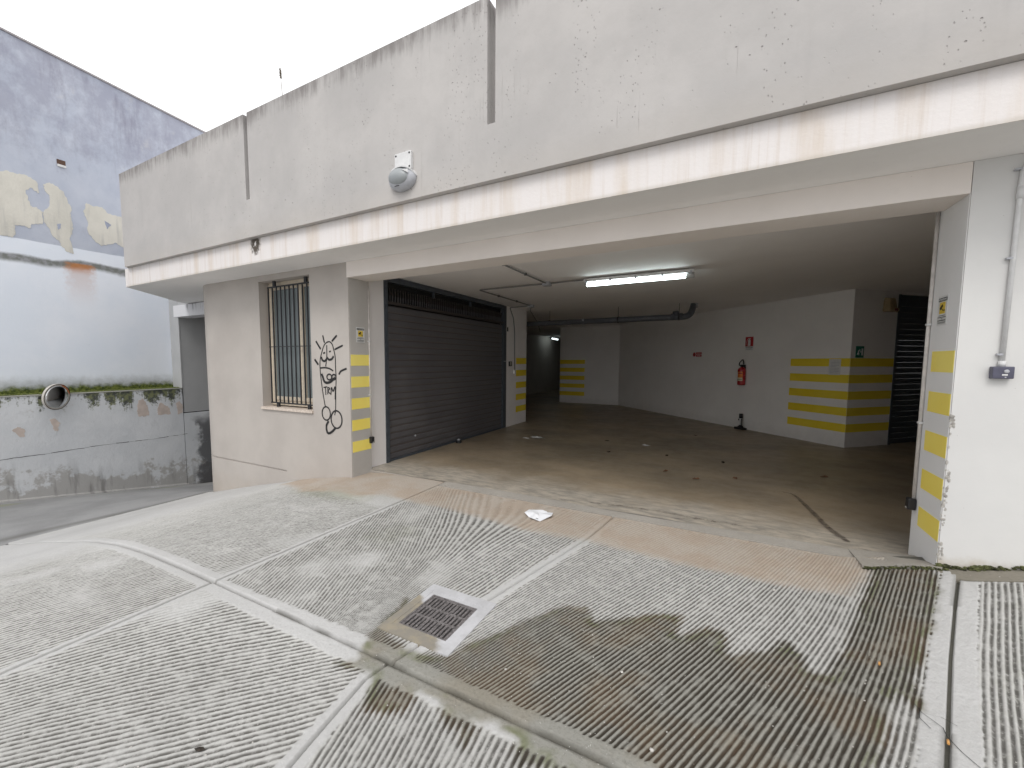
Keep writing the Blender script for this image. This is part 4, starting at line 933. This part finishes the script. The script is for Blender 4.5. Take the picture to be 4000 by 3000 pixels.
# helper: things fixed on the long angled wall (faces the camera); s = distance from its near corner
A0 = Vector((1.894, 9.558, 0)); dw = Vector((-5.024, 5.562, 0)).normalized(); nw = Vector((-dw.y, dw.x, 0)); nw = nw if nw.y < 0 else -nw
RZ_D = math.atan2(-dw.y, -dw.x)          # local +x points right along the wall seen from outside, local -y out of the wall
def on_diag(s, z): p = A0+dw*s+nw*.001; return (p.x, p.y, z)
def plate(par, x0, x1, z0, z1, mat, name, d0=0.0, d1=.003): return MB().box(x0, -d1, z0, x1, -d0, z1).build(name, mat, par)
def text(par, s, x, z, size, mat, name='lettering', y=-.0045, align='CENTER'):
    cu = bpy.data.curves.new(name, 'FONT'); cu.body = s; cu.size = size; cu.align_x = align; cu.extrude = .0004; cu.resolution_u = 2
    tmp = bpy.data.objects.new('tmp', cu); COL.objects.link(tmp)
    bpy.context.view_layer.update(); me = bpy.data.meshes.new_from_object(tmp.evaluated_get(bpy.context.evaluated_depsgraph_get()))
    bpy.data.objects.remove(tmp)
    for v in me.vertices: v.co = Vector((v.co.x+x, y-v.co.z, v.co.y+z))
    me.materials.clear(); return link(name, me, mat, par)
M_SRED = simple('sign_red', (0.45, 0.03, 0.035), .4, 0, .06); M_SWH = simple('sign_white', (.70, .70, .69), .45, 0, .05); M_SBK = simple('sign_black', (.02, .02, .02), .45)
M_SGR = simple('sign_green', (0.0, 0.16, 0.10), .4, 0, .06); M_SYE = simple('sign_yellow', (.72, .52, .06), .45, 0, .06)
# extinguisher sign
es = thing('extinguisher_sign', 'red and white fire extinguisher sign above the extinguisher', 'sign', on_diag(2.12, 1.90), RZ_D)
plate(es, -.108, .108, -.145, .155, M_SWH, 'board'); plate(es, -.104, .104, -.055, .150, M_SRED, 'red_field', .003, .004)
k = MB(); k.box(-.032, -.006, -.045, .032, -.004, .085); k.box(-.014, -.006, .085, .014, -.004, .105); k.box(-.03, -.006, .105, .035, -.004, .118); k.build('extinguisher_symbol', M_SWH, es)
MB().tube([(-.03, -.005, .11), (-.055, -.005, .09), (-.068, -.005, .04), (-.062, -.005, -.01), (-.05, -.005, -.04)], .004, 6).build('hose_symbol', M_SWH, es)
text(es, 'ESTINTORE', 0, -.092, .036, M_SBK)
plate(es, -.07, .07, -.118, -.112, M_SBK, 'small_print', .003, .004)
# extinguisher
fe = thing('fire_extinguisher', 'red fire extinguisher with orange label hung on the angled white wall', 'fire extinguisher', on_diag(2.20, .985), RZ_D)
M_RED = simple('extinguisher_red', (0.42, 0.02, 0.025), .28, 0, .08, 5, 0, .6)
MB().lathe([(.001, 0), (.06, .002), (.076, .012), (.078, .03), (.078, .33), (.070, .365), (.045, .39), (.024, .40), (.022, .42), (.001, .42)], 28, 'Z', (0, -.085, 0)).build('cylinder', M_RED, fe)
k = MB()
def curved(par, a0, a1, z0, z1, mat, name, r=.0795):
    k = MB(); n = 8
    for i in range(n):
        b0 = math.radians(a0+(a1-a0)*i/n); b1 = math.radians(a0+(a1-a0)*(i+1)/n)
        f = lambda b, z: (r*math.sin(b), -.085-r*math.cos(b), z)
        k.quad(f(b0, z0), f(b1, z0), f(b1, z1), f(b0, z1))
    return k.build(name, mat, par)
curved(fe, -18, 62, .17, .30, simple('label_orange', (.72, .23, .03), .4), 'orange_label'); curved(fe, -18, 62, .095, .17, simple('label_cream', (.62, .55, .38), .4), 'cream_label'); curved(fe, -62, -19, .14, .29, M_SWH, 'white_label')
curved(fe, -10, 55, .20, .212, M_SRED, 'print_line', .0802); curved(fe, -10, 55, .25, .275, M_SRED, 'print_line', .0802); curved(fe, -8, 50, .125, .135, M_SBK, 'print_line', .0802)
MB().box(-.02, -.115, .405, .075, -.055, .455, bev=.008).build('valve', M_BLACK, fe)
MB().tube(bend([(.0, -.085, .44), (-.075, -.09, .43), (-.06, -.1, .50), (.03, -.1, .575), (.055, -.1, .52), (.06, -.1, .46)], .035), .0115, 8).build('hose', M_BLACK, fe)
MB().box(-.02, -.012, .3, .02, 0, .41).build('wall_bracket', M_BLACK, fe)
# no smoking sign
ns = thing('no_smoking_sign', 'small red no smoking sign on the white wall left of the extinguisher', 'sign', on_diag(3.72, 1.69), RZ_D)
plate(ns, -.165, .16, -.06, .06, M_SWH, 'board'); plate(ns, -.045, .155, .004, .056, M_SRED, 'red_bar', .003, .004); plate(ns, -.045, .155, -.056, -.004, M_SRED, 'red_bar', .003, .004)
MB().lathe([(.038, -.003), (.052, -.003), (.052, -.006), (.038, -.006)], 24, 'Y', (-.108, 0, 0)).build('prohibition_ring', M_SRED, ns)
k = MB(); k.poly([(-.14, -.004, .026), (-.134, -.004, .032), (-.076, -.004, -.026), (-.082, -.004, -.032)], [(-.14, -.007, .026), (-.134, -.007, .032), (-.076, -.007, -.026), (-.082, -.007, -.032)]); k.box(-.138, -.006, -.005, -.08, -.004, .005); k.build('cigarette_symbol', M_SBK, ns)
text(ns, 'VIETATO', .055, .017, .034, M_SWH); text(ns, 'FUMARE', .055, -.043, .034, M_SWH)
# notice
nt_ = thing('paper_notice', 'white printed notice sheet taped over the yellow stripes', 'notice', on_diag(.255, 1.414), RZ_D)
plate(nt_, -.10, .105, -.14, .14, M_SWH, 'sheet', .0, .003)
for i, (a, b) in enumerate([(-.03, .07), (-.07, .08), (-.075, .075), (-.07, .08), (-.075, .02), (-.07, .08), (-.07, .07), (-.075, .075), (-.07, -.01)]):
    plate(nt_, a, b, .105-.026*i, .109-.026*i, simple('grey_print', (.25, .25, .27), .6), 'print_line', .003, .0036)
# floor pump
pm = thing('floor_pump', 'black and white hand pump standing on its foot against the white wall', 'pump', on_diag(2.13, 0), RZ_D)
k = MB(); k.poly([(-.115, -.17, 0), (.115, -.17, 0), (.115, -.06, 0), (-.115, -.06, 0)], [(-.13, -.16, .045), (.13, -.16, .045), (.13, -.07, .045), (-.13, -.07, .045)]); k.box(-.05, -.14, .045, .05, -.09, .075); k.build('base', M_BLACK, pm)
MB().tube([(0, -.115, .07), (0, -.115, .25)], .030, 16).build('barrel', M_SWH, pm)
MB().tube([(.0, -.115, .07), (.0, -.115, .10)], .034, 16).build('lower_collar', M_BLACK, pm)
MB().tube([(0, -.115, .25), (0, -.115, .35)], .037, 16).build('top_grip', M_BLACK, pm)
MB().tube([(.034, -.13, .08), (.036, -.13, .24)], .012, 8).build('hose', M_BLACK, pm)
MB().box(-.037, -.15, .20, -.008, -.11, .235).build('valve_clip', M_BLACK, pm)
# exit sign, alarm on the short wall
RZ_2 = math.atan2(.714, .700); O2 = Vector((1.894, 9.558, 0)); n2 = Vector((.714, -.700, 0))
def on_w2(s, z): p = O2+Vector((.700, .714, 0))*s+n2*.001; return (p.x, p.y, z)
ex = thing('exit_sign', 'small green emergency exit sign with running figure above the stripes', 'sign', on_w2(.21, 1.678), RZ_2)
plate(ex, -.097, .097, -.1, .1, M_SGR, 'board')
k = MB(); k.box(.035, -.005, -.06, .075, -.0035, .06); k.build('door_symbol', M_SWH, ex)
k = MB(); k.tube([(-.025, -.005, .0), (-.04, -.005, .02), (-.02, -.005, .03), (0, -.005, .02)], .006, 6); k.tube([(-.035, -.005, .02), (-.045, -.005, -.02), (-.065, -.005, -.045)], .008, 6); k.tube([(-.045, -.005, -.015), (-.025, -.005, -.03), (-.03, -.005, -.055)], .007, 6); k.tube([(-.012, -.005, .045), (-.012, -.006, .046)], .011, 8); k.tube([(.005, -.005, .0), (.02, -.005, .0)], .009, 8); k.build('running_figure', M_SWH, ex)
al = thing('alarm_siren', 'beige alarm siren box with red lens beside the dark shutter', 'alarm', on_w2(.80, 2.51), RZ_2)
M_BGE = simple('aged_beige_plastic', (.36, .27, .15), .5, 0, .12)
k = MB(); k.poly([(-.125, 0, -.13), (.10, 0, -.13), (.085, 0, .12), (-.10, 0, .12)], [(-.12, -.12, -.125), (.085, -.12, -.125), (.06, -.09, .10), (-.09, -.09, .10)])
o = k.build('case', M_BGE, al); md = o.modifiers.new('b', 'BEVEL'); md.width = .02; md.segments = 3
MB().box(.0, -.126, -.118, .07, -.10, -.08, bev=.004).build('red_lens', simple('dark_red_lens', (.16, .01, .01), .3), al)
MB().lathe([(.001, -.02), (.03, -.018), (.038, 0), (.03, .018), (.001, .02)], 16, 'Y', (.135, -.07, -.095)).build('horn', M_BGE, al)

# surveillance signs
def cctv(loc, rz, label):
    s = thing('surveillance_sign', label, 'sign', loc, rz, 'video surveillance signs')
    MB().box(-.073, -.003, -.1, .073, 0, .1).build('board', M_SWH, s)
    MB().box(-.066, -.0042, .062, .066, -.003, .086).build('black_header', M_SBK, s)
    text(s, 'ATTENZIONE', 0, .0675, .0195, M_SWH, y=-.0048)
    MB().box(-.043, -.0042, -.024, .043, -.003, .055).build('yellow_field', M_SYE, s)
    k = MB(); c, sn = math.cos(math.radians(33)), math.sin(math.radians(33)); f = lambda a, b: (a*c-b*sn-.012, a*sn+b*c+.022)
    q = [f(-.024, -.009), f(.022, -.009), f(.022, .009), f(-.024, .009)]; k.poly([(a, -.0042, b) for a, b in q], [(a, -.0056, b) for a, b in q])
    k.tube([(-.004, -.005, .01), (.01, -.005, -.001), (.038, -.005, -.003)], .003, 6); k.box(.036, -.0056, -.01, .040, -.0042, .004); k.build('camera_symbol', M_SBK, s)
    for z, w, h in ((-.037, .05, .004), (-.049, .062, .005), (-.060, .01, .004), (-.071, .06, .006), (-.083, .062, .0025), (-.089, .055, .0025)):
        MB().box(-w, -.0042, z-h/2, w, -.003, z+h/2).build('print_line', M_SBK, s)
cctv((XL+.0015, 4.163, 1.85), math.radians(90), 'white and yellow surveillance sign on the grey left jamb')
cctv((XR-.0015, 4.212, 1.863), math.radians(-90), 'white and yellow surveillance sign on the pale right jamb')
# photocells with their surface conduits
def photo(x, y, z0, sgn, label, ztop, xo):
    p = thing('photocell', label, 'sensor', (x, y, z0), 0, 'gate photocells at the opening')
    MB().box(0 if sgn > 0 else -.05, -.03, -.045, .05 if sgn > 0 else 0, .03, .045, bev=.012).build('housing', M_BLACK, p)
    MB().box(.051 if sgn > 0 else -.053, -.012, -.034, .053 if sgn > 0 else -.051, .012, -.026).build('logo_plate', M_SWH, p)
    MB().tube([(sgn*.012, .0, .045), (sgn*.012, .0, ztop-z0)], .011, 10).build('conduit', simple('white_conduit', (.60, .57, .54), .5), p)
    for dz in (.62, 1.35): MB().box(-.002, -.02, dz, sgn*.026, .014, dz+.014).build('clip', M_WHITEP, p)
photo(XL, 4.315, .415, 1, 'black photocell and thin white conduit on the left jamb of the opening', 2.57, 0)
photo(XR, 4.40, .42, -1, 'black photocell and thin white conduit behind the right jamb', 2.74, 0)
MB().box(XR+.002, YB, -.1, XR+.12, 4.46, 2.745).build('inner_jamb', M_LGREY, bld)
# key switch on the cream wall
kb = thing('gate_key_switch', 'dark blue-grey key switch box under a white pipe on the cream wall', 'switch', (1.517, YF-.006, 1.436))
MB().box(-.047, -.045, -.038, .047, 0, .038, bev=.006).build('case', simple('blue_grey_plastic', (.09, .09, .13), .45), kb)
MB().lathe([(.001, -.052), (.011, -.051), (.013, -.045), (.001, -.044)], 18, 'Y', (.012, 0, .008)).build('key_barrel', M_GREYPL, kb)
MB().box(-.006, -.047, -.018, .018, -.045, -.009).build('badge', M_SWH, kb); MB().box(.006, -.047, -.032, .013, -.045, -.025).build('badge', M_GREYPL, kb)
wp = thing('wall_conduit', 'white surface pipe rising up the cream wall to the soffit', 'pipe', (1.517, YF-.02, 1.474))
MB().tube([(0, 0, 0), (.001, 0, .035)], .017, 12).build('collar', M_WHITEP, wp)
MB().tube(bend([(0, 0, .02), (.006, 0, 1.10), (.01, 0, 1.20), (.10, 0, 1.285)], .02), .0125, 12).build('pipe', M_WHITEP, wp)
MB().tube([(.007, 0, 1.02), (.008, 0, 1.09)], .0175, 12).build('collar', M_WHITEP, wp)
for z in (.07, .66, 1.19): MB().box(-.026, -.012, z, 0, .012, z+.012).build('clip', M_GREYPL, wp)

# ------------------------------------------------------------------ graffiti
M_SPRAY = filmmat('black_spray_paint', (.012, .012, .013), .12, .5, .96)
GR = [
 ([(-4.706, 0.884), (-4.735, 1.01), (-4.772, 1.231), (-4.789, 1.389), (-4.784, 1.515), (-4.744, 1.625), (-4.695, 1.717), (-4.637, 1.755), (-4.581, 1.758), (-4.538, 1.722), (-4.518, 1.668), (-4.489, 1.561), (-4.487, 1.423), (-4.482, 1.269), (-4.494, 1.114), (-4.499, 0.989), (-4.509, 0.84), (-4.529, 0.776)], .010, .9),
 ([(-4.645, 1.717), (-4.651, 1.562), (-4.677, 1.429)], .010, 1), ([(-4.703, 1.624), (-4.697, 1.601)], .022, 1), ([(-4.588, 1.642), (-4.584, 1.62)], .020, 1),
 ([(-4.758, 1.562), (-4.737, 1.515), (-4.692, 1.503), (-4.657, 1.531)], .020, .55), ([(-4.656, 1.562), (-4.612, 1.523), (-4.556, 1.53), (-4.517, 1.569)], .020, .55),
 ([(-4.788, 1.408), (-4.684, 1.414), (-4.595, 1.399), (-4.533, 1.372)], .012, 1), ([(-4.766, 1.33), (-4.746, 1.303), (-4.715, 1.232), (-4.67, 1.21), (-4.602, 1.22), (-4.556, 1.244), (-4.50, 1.285)], .024, .5),
 ([(-4.766, 1.664), (-4.858, 1.775)], .015, 1), ([(-4.689, 1.748), (-4.717, 1.85)], .014, .8), ([(-4.547, 1.764), (-4.445, 1.842)], .018, .6), ([(-4.496, 1.656), (-4.338, 1.708)], .015, .75), ([(-4.821, 1.452), (-4.893, 1.528)], .018, .9), ([(-4.425, 1.324), (-4.386, 1.37), (-4.278, 1.406)], .016, .7),
 ([(-4.73, 1.145), (-4.661, 1.155)], .009, 1), ([(-4.69, 1.151), (-4.688, 1.044)], .009, 1), ([(-4.645, 1.156), (-4.649, 1.053)], .009, 1), ([(-4.645, 1.148), (-4.605, 1.133), (-4.64, 1.101), (-4.603, 1.063)], .009, 1), ([(-4.59, 1.048), (-4.571, 1.15), (-4.544, 1.096), (-4.503, 1.16), (-4.508, 0.989)], .010, 1),
 ([(-4.645, 0.689), (-4.689, 0.63), (-4.691, 0.566), (-4.663, 0.52), (-4.594, 0.542), (-4.513, 0.604)], .022, .55),
 ([(-4.69+.081*math.cos(i*math.pi/8), .790+.092*math.sin(i*math.pi/8)) for i in range(17)], .011, 1),
 ([(-4.492+.104*math.cos(i*math.pi/8), .720+.118*math.sin(i*math.pi/8)) for i in range(17)], .012, 1),
 ([(-4.61+.046*math.cos(i*math.pi/6), 1.289+.038*math.sin(i*math.pi/6)) for i in range(13)], .013, .6), ([(-4.521+.038*math.cos(i*math.pi/6), 1.290+.034*math.sin(i*math.pi/6)) for i in range(13)], .013, .7)]
o = ribbon('graffiti', [(P, wd*.95, op) for P, wd, op in GR], M_SPRAY, lambda p, i: (p.x, YF-.0015-.00012*i, p.y)); tag(o, 'black spray-painted doodle with the letters TRM on the beige wall', 'graffiti')

# ------------------------------------------------------------------ drain
dg = thing('drain_grate', 'rusty iron drain grate in a square concrete collar', 'drain', (-1.40, 1.97, .0))
k = MB(); gx0, gx1, gy0, gy1 = -.158, .157, -.172, .163
def ring(k, o, i, z0, z1):
    k.box(o[0], o[2], z0, o[1], i[2], z1); k.box(o[0], i[3], z0, o[1], o[3], z1); k.box(o[0], i[2], z0, i[0], i[3], z1); k.box(i[1], i[2], z0, o[1], i[3], z1)
t = T('pale_collar_concrete'); x, y, z = t.xyz()
n_ = t.noise(7, 6, .65); c = t.mix(t.ramp(n_, (.35, .65, 0, 1)), (0.44, 0.44, 0.45), (0.53, 0.53, 0.55))
dmp = t.ramp(t.math('ADD', t.math('ADD', t.mul(x, .9), t.mul(y, 1.0)), t.mul(t.math('SUBTRACT', t.noise(9, 6, .7), .5), .14)), (-.11, -.06, 1, 0)); dmp = t.mul(dmp, t.ramp(t.math('ADD', x, t.mul(t.math('SUBTRACT', t.noise(9, 6, .7), .5), .1)), (.14, .20, 1, 0)))
c = t.mix(dmp, c, t.mix(t.ramp(n_, (.4, .6, 0, 1)), (0.245, 0.225, 0.19), (0.30, 0.265, 0.20))); t.bump(t.noise(60, 5), .003); M_COL = t.fin(c, .8)
ring(k, (-.24, .24, -.27, .27), (-.19, .19, -.21, .205), -.03, .004); k.build('outer_collar', M_COL, dg)
k = MB(); ring(k, (-.19, .19, -.21, .205), (gx0-.006, gx1+.006, gy0-.006, gy1+.006), -.03, .002); k.build('inner_collar', M_COL, dg)
k = MB(); ring(k, (gx0-.006, gx1+.006, gy0-.006, gy1+.006), (gx0+.004, gx1-.004, gy0+.004, gy1-.004), -.05, .0); k.build('frame', M_IRON, dg)
k = MB(); ring(k, (gx0-.01, gx1+.01, gy0-.01, gy1+.01), (gx0, gx1, gy0, gy1), -.5, -.05); k.box(gx0, gy0, -.5, gx1, gy1, -.49); k.build('sump', M_DARK, dg)
# bars between 11 slots, cross bars between 3 rows
nsl = 11; wtot = gx1-gx0-.03; pit = wtot/nsl; ys = [gy0+.012, gy0+.118, gy0+.134, gy0+.212, gy0+.228, gy1-.012]
for a, b in ((gy0+.004, ys[0]), (ys[5], gy1-.004)): MB().box(gx0+.004, a, -.03, gx1-.004, b, -.004).build('rim_bar', M_IRON, dg)
for a, b in ((ys[1], ys[2]), (ys[3], ys[4])): MB().box(gx0+.004, a, -.03, gx1-.004, b, -.004, bev=.001).build('cross_bar', M_IRON, dg)
for r0, r1 in ((ys[0], ys[1]), (ys[2], ys[3]), (ys[4], ys[5])):
    for i in range(nsl+1):
        x = gx0+.015+i*pit; hw = .0065+(.004 if i in (4, 7) else 0); a = max(x-hw, gx0+.004); b = min(x+hw, gx1-.004)
        if i == 0: a = gx0+.004
        if i == nsl: b = gx1-.004
        MB().box(a, r0, -.03, b, r1, -.004-.0004*(i % 3)).build('bar', M_IRON, dg)

# ------------------------------------------------------------------ litter
def sheetlitter(name, label, cat, x, y, z, outline, mat, fold=.02, rz=0, group=None, seed=2):
    r = random.Random(seed); k = MB(); n = len(outline)
    c = k.bm.verts.new((0, 0, fold*.8)); ring_ = []
    mid = [k.bm.verts.new((a*.55, b*.55, fold*r.uniform(.2, 1.2))) for a, b in outline]
    out = [k.bm.verts.new((a, b, fold*r.uniform(0, .5)+.001)) for a, b in outline]
    for i in range(n):
        j = (i+1) % n; k.bm.faces.new((c, mid[i], mid[j])); k.bm.faces.new((mid[i], out[i], out[j])); k.bm.faces.new((mid[i], out[j], mid[j]))
    o = k.build(name, mat); o.location = (x, y, z); o.rotation_euler = (0, 0, rz)
    so = o.modifiers.new('s', 'SOLIDIFY'); so.thickness = .0008
    return tag(o, label, cat, group)
M_PAPER = simple('white_paper', (.80, .81, .84), .7, 0, .03)
pp = thing('paper_sheet', 'crumpled white paper sheet lying on the sandy concrete before the opening', 'paper', (-1.51, 3.80, gz1(-1.5, 3.8)))
k = MB(); r = random.Random(12); NXp, NYp = 9, 7
out = [(-.137, .076), (-.03, .12), (.03, .14), (.05, .10), (.10, .13), (.13, .01), (.07, -.145), (.0, -.15), (-.06, -.10), (-.14, -.03)]
c = k.bm.verts.new((0, 0, .03)); m1 = [k.bm.verts.new((a*.5, b*.5, r.uniform(.012, .05))) for a, b in out]; m2 = [k.bm.verts.new((a, b, r.uniform(.002, .022))) for a, b in out]
for i in range(len(out)):
    j = (i+1) % len(out); k.bm.faces.new((c, m1[i], m1[j])); k.bm.faces.new((m1[i], m2[i], m2[j])); k.bm.faces.new((m1[i], m2[j], m1[j]))
k.build('sheet', M_PAPER, pp)
k = MB()
for i in range(4): k.box(.0+i*.012, -.135, .016, .004+i*.012, -.115, .018)
k.build('print_marks', M_SBK, pp)
M_LEAF = simple('dry_leaf', (.16, .075, .04), .7, 0, .4, 40)
M_LEAF2 = simple('dark_leaf', (.035, .028, .022), .8, 0, .4, 40)
leaf = [(-.05, 0), (-.02, .022), (.015, .026), (.05, .004), (.02, -.022), (-.02, -.018)]
for x, y, lab, mt in ((-.632, 6.234, 'reddish dry leaf, the most vivid one on the garage floor', M_LEAF), (-.249, 6.0, 'curled brown leaf nearest the opening on the garage floor', M_LEAF), (.19, 6.3, 'brown leaf on the floor in front of the hand pump', M_LEAF), (1.20, 6.95, 'brown leaf on the floor near the yellow striped corner', M_LEAF), (.053, 7.2, 'thin dark leaf on the floor left of the hand pump', M_LEAF2), (-1.6, 7.1, 'dark flat leaf left of the reddish leaf on the garage floor', M_LEAF2), (-1.86, 8.1, 'small dark leaf farthest left on the garage floor', M_LEAF2), (-.73, 7.3, 'small brown leaf fragment behind the reddish leaf', M_LEAF2), (-.45, 9.6, 'dark scrap on the floor near the foot of the angled wall', M_LEAF2)):
    sheetlitter('dry_leaf', lab, 'leaf', x, y, .006, leaf, mt, .018, random.uniform(0, 3), 'dry leaves on the garage floor', int(abs(x*100)))
sheetlitter('plastic_scrap', 'crumpled translucent plastic scrap on the floor past the wide shutter', 'litter', -3.12, 7.72, .006, [(-.15, .0), (-.05, .05), (.1, .06), (.17, .0), (.08, -.05), (-.08, -.04)], simple('grey_film', (.42, .42, .40), .3), .03)
sheetlitter('paper_scrap', 'thin white paper scrap beside the plastic scrap on the floor', 'litter', -3.30, 7.58, .006, [(-.07, 0), (.0, .02), (.07, .01), (.03, -.02)], M_PAPER, .01)
sheetlitter('paper_scrap', 'pale torn scrap in the middle of the garage floor', 'litter', -1.15, 8.0, .006, [(-.07, .01), (-.02, .03), (.03, .0), (.08, .02), (.05, -.02), (-.03, -.01)], M_PAPER, .012)
st_ = thing('floor_stop', 'small round black stop with pale top at the foot of the wide shutter', 'door stop', (-4.20, 6.55, .0))
MB().lathe([(.001, 0), (.055, .001), (.06, .02), (.045, .045), (.001, .05)], 18).build('base', M_BLACK, st_); MB().lathe([(.001, .05), (.03, .05), (.028, .07), (.001, .078)], 16).build('top', M_GREYPL, st_)
# crumbs of stone on the ribs
M_STONE = simple('pale_stone', (.50, .48, .45), .8, 0, .15, 60)
spots = [(-.864, 1.767, 'pale pebble on the dark ribs just below the drain grate'), (-.367, 2.032, 'pale pebble on the ribs in the middle of the wet stain'), (-.18, 1.66, 'pale pebble near the lower right edge of the long wet joint'), (-2.2, 2.4, 'pale pebble on the dry fan ribs left of the drain'), (.35, 3.3, 'pale pebble on the dry ribs between the stain and the sandy strip')]
for i, (x, y, lab) in enumerate(spots):
    k = MB(); q_ = bmesh.ops.create_icosphere(k.bm, subdivisions=1, radius=.006+.003*((i*37) % 5)/5); rr = random.Random(i)
    for v in q_['verts']: v.co = Vector((v.co.x*rr.uniform(.8, 1.5), v.co.y*rr.uniform(.8, 1.3), v.co.z*rr.uniform(.6, 1)))
    o = k.build('pebble', M_STONE); o.location = (x, y, gz1(x, y)+.001); tag(o, lab, 'pebble', 'pebbles on the ribbed driveway')
def fx4(r):
    while True:
        x, y = r.uniform(-5, 2.2), r.uniform(.4, 4.1)
        return (x, y, gz1(x, y)-.002)
o = crumbs('grit', 1500, fx4, .0012, .0035, M_STONE, 17); tag(o, 'fine pale grit scattered over the ribbed driveway', 'grit', kind='stuff')
M_OR = simple('orange_plastic', (.62, .32, .10), .5)
for (x, y, lab) in ((.735, 2.72, 'orange cigarette end on the dark wet ribs'), (.832, 2.27, 'orange cigarette end in the cracked joint at the lower right')):
    o = MB().tube([(-.012, 0, .006), (.012, .003, .006)], .0045, 8).build('cigarette_end', M_OR); o.location = (x, y, gz1(x, y)+.002); o.rotation_euler = (0, 0, 1.2); tag(o, lab, 'cigarette end')
o = sheetlitter('dark_leaf_scrap', 'small black leaf scrap on the pale diagonal ribs at the lower left', 'leaf', -1.70, .79, .002, leaf, M_LEAF2, .008, .4); o.scale = (.45, .45, .6)
# weed stalk
wd_ = thing('weed_stalk', 'thin dry weed stalk rising above the parapet against the sky', 'weed', (-4.74, 3.50, 4.55))
MB().tube([(0, 0, 0), (-.01, 0, .15), (-.025, 0, .30), (-.035, 0, .46)], [.004, .0035, .003, .0015], 5).build('stem', simple('dry_stem', (.22, .19, .15), .8), wd_)
k = MB(); r = random.Random(2)
for i in range(16):
    z_ = .34+.12*i/16; x_ = -.025-.012*i/16
    q_ = bmesh.ops.create_icosphere(k.bm, subdivisions=1, radius=.0055)
    for v in q_['verts']: v.co = v.co+Vector((x_+r.uniform(-.016, .016), r.uniform(-.01, .01), z_))
k.build('seed_head', simple('dry_stem', (.22, .19, .15), .8), wd_)
# crack across the right joint
k = MB(); CKR = [(.79, 2.47), (.80, 2.42), (.845, 2.36), (.84, 2.31), (.86, 2.24), (.90, 2.16), (.93, 2.09)]
CKS = [CKR, [(.80, 2.42), (.86, 2.43), (.90, 2.40)], [(.80, 2.45), (.78, 2.38), (.80, 2.33)]]
for C in CKS:
    for a, b in zip(C, C[1:]):
        w_ = .0013; za, zb = gz1(*a)+.0035, gz1(*b)+.0035; k.quad((a[0]-w_, a[1], za), (a[0]+w_, a[1], za), (b[0]+w_, b[1], zb), (b[0]-w_, b[1], zb))
k.build('surface_crack', M_DARK, drive)
print('objects', len(bpy.data.objects), 'tris', sum(len(o.data.polygons)*2 for o in bpy.data.objects if o.type == 'MESH'))
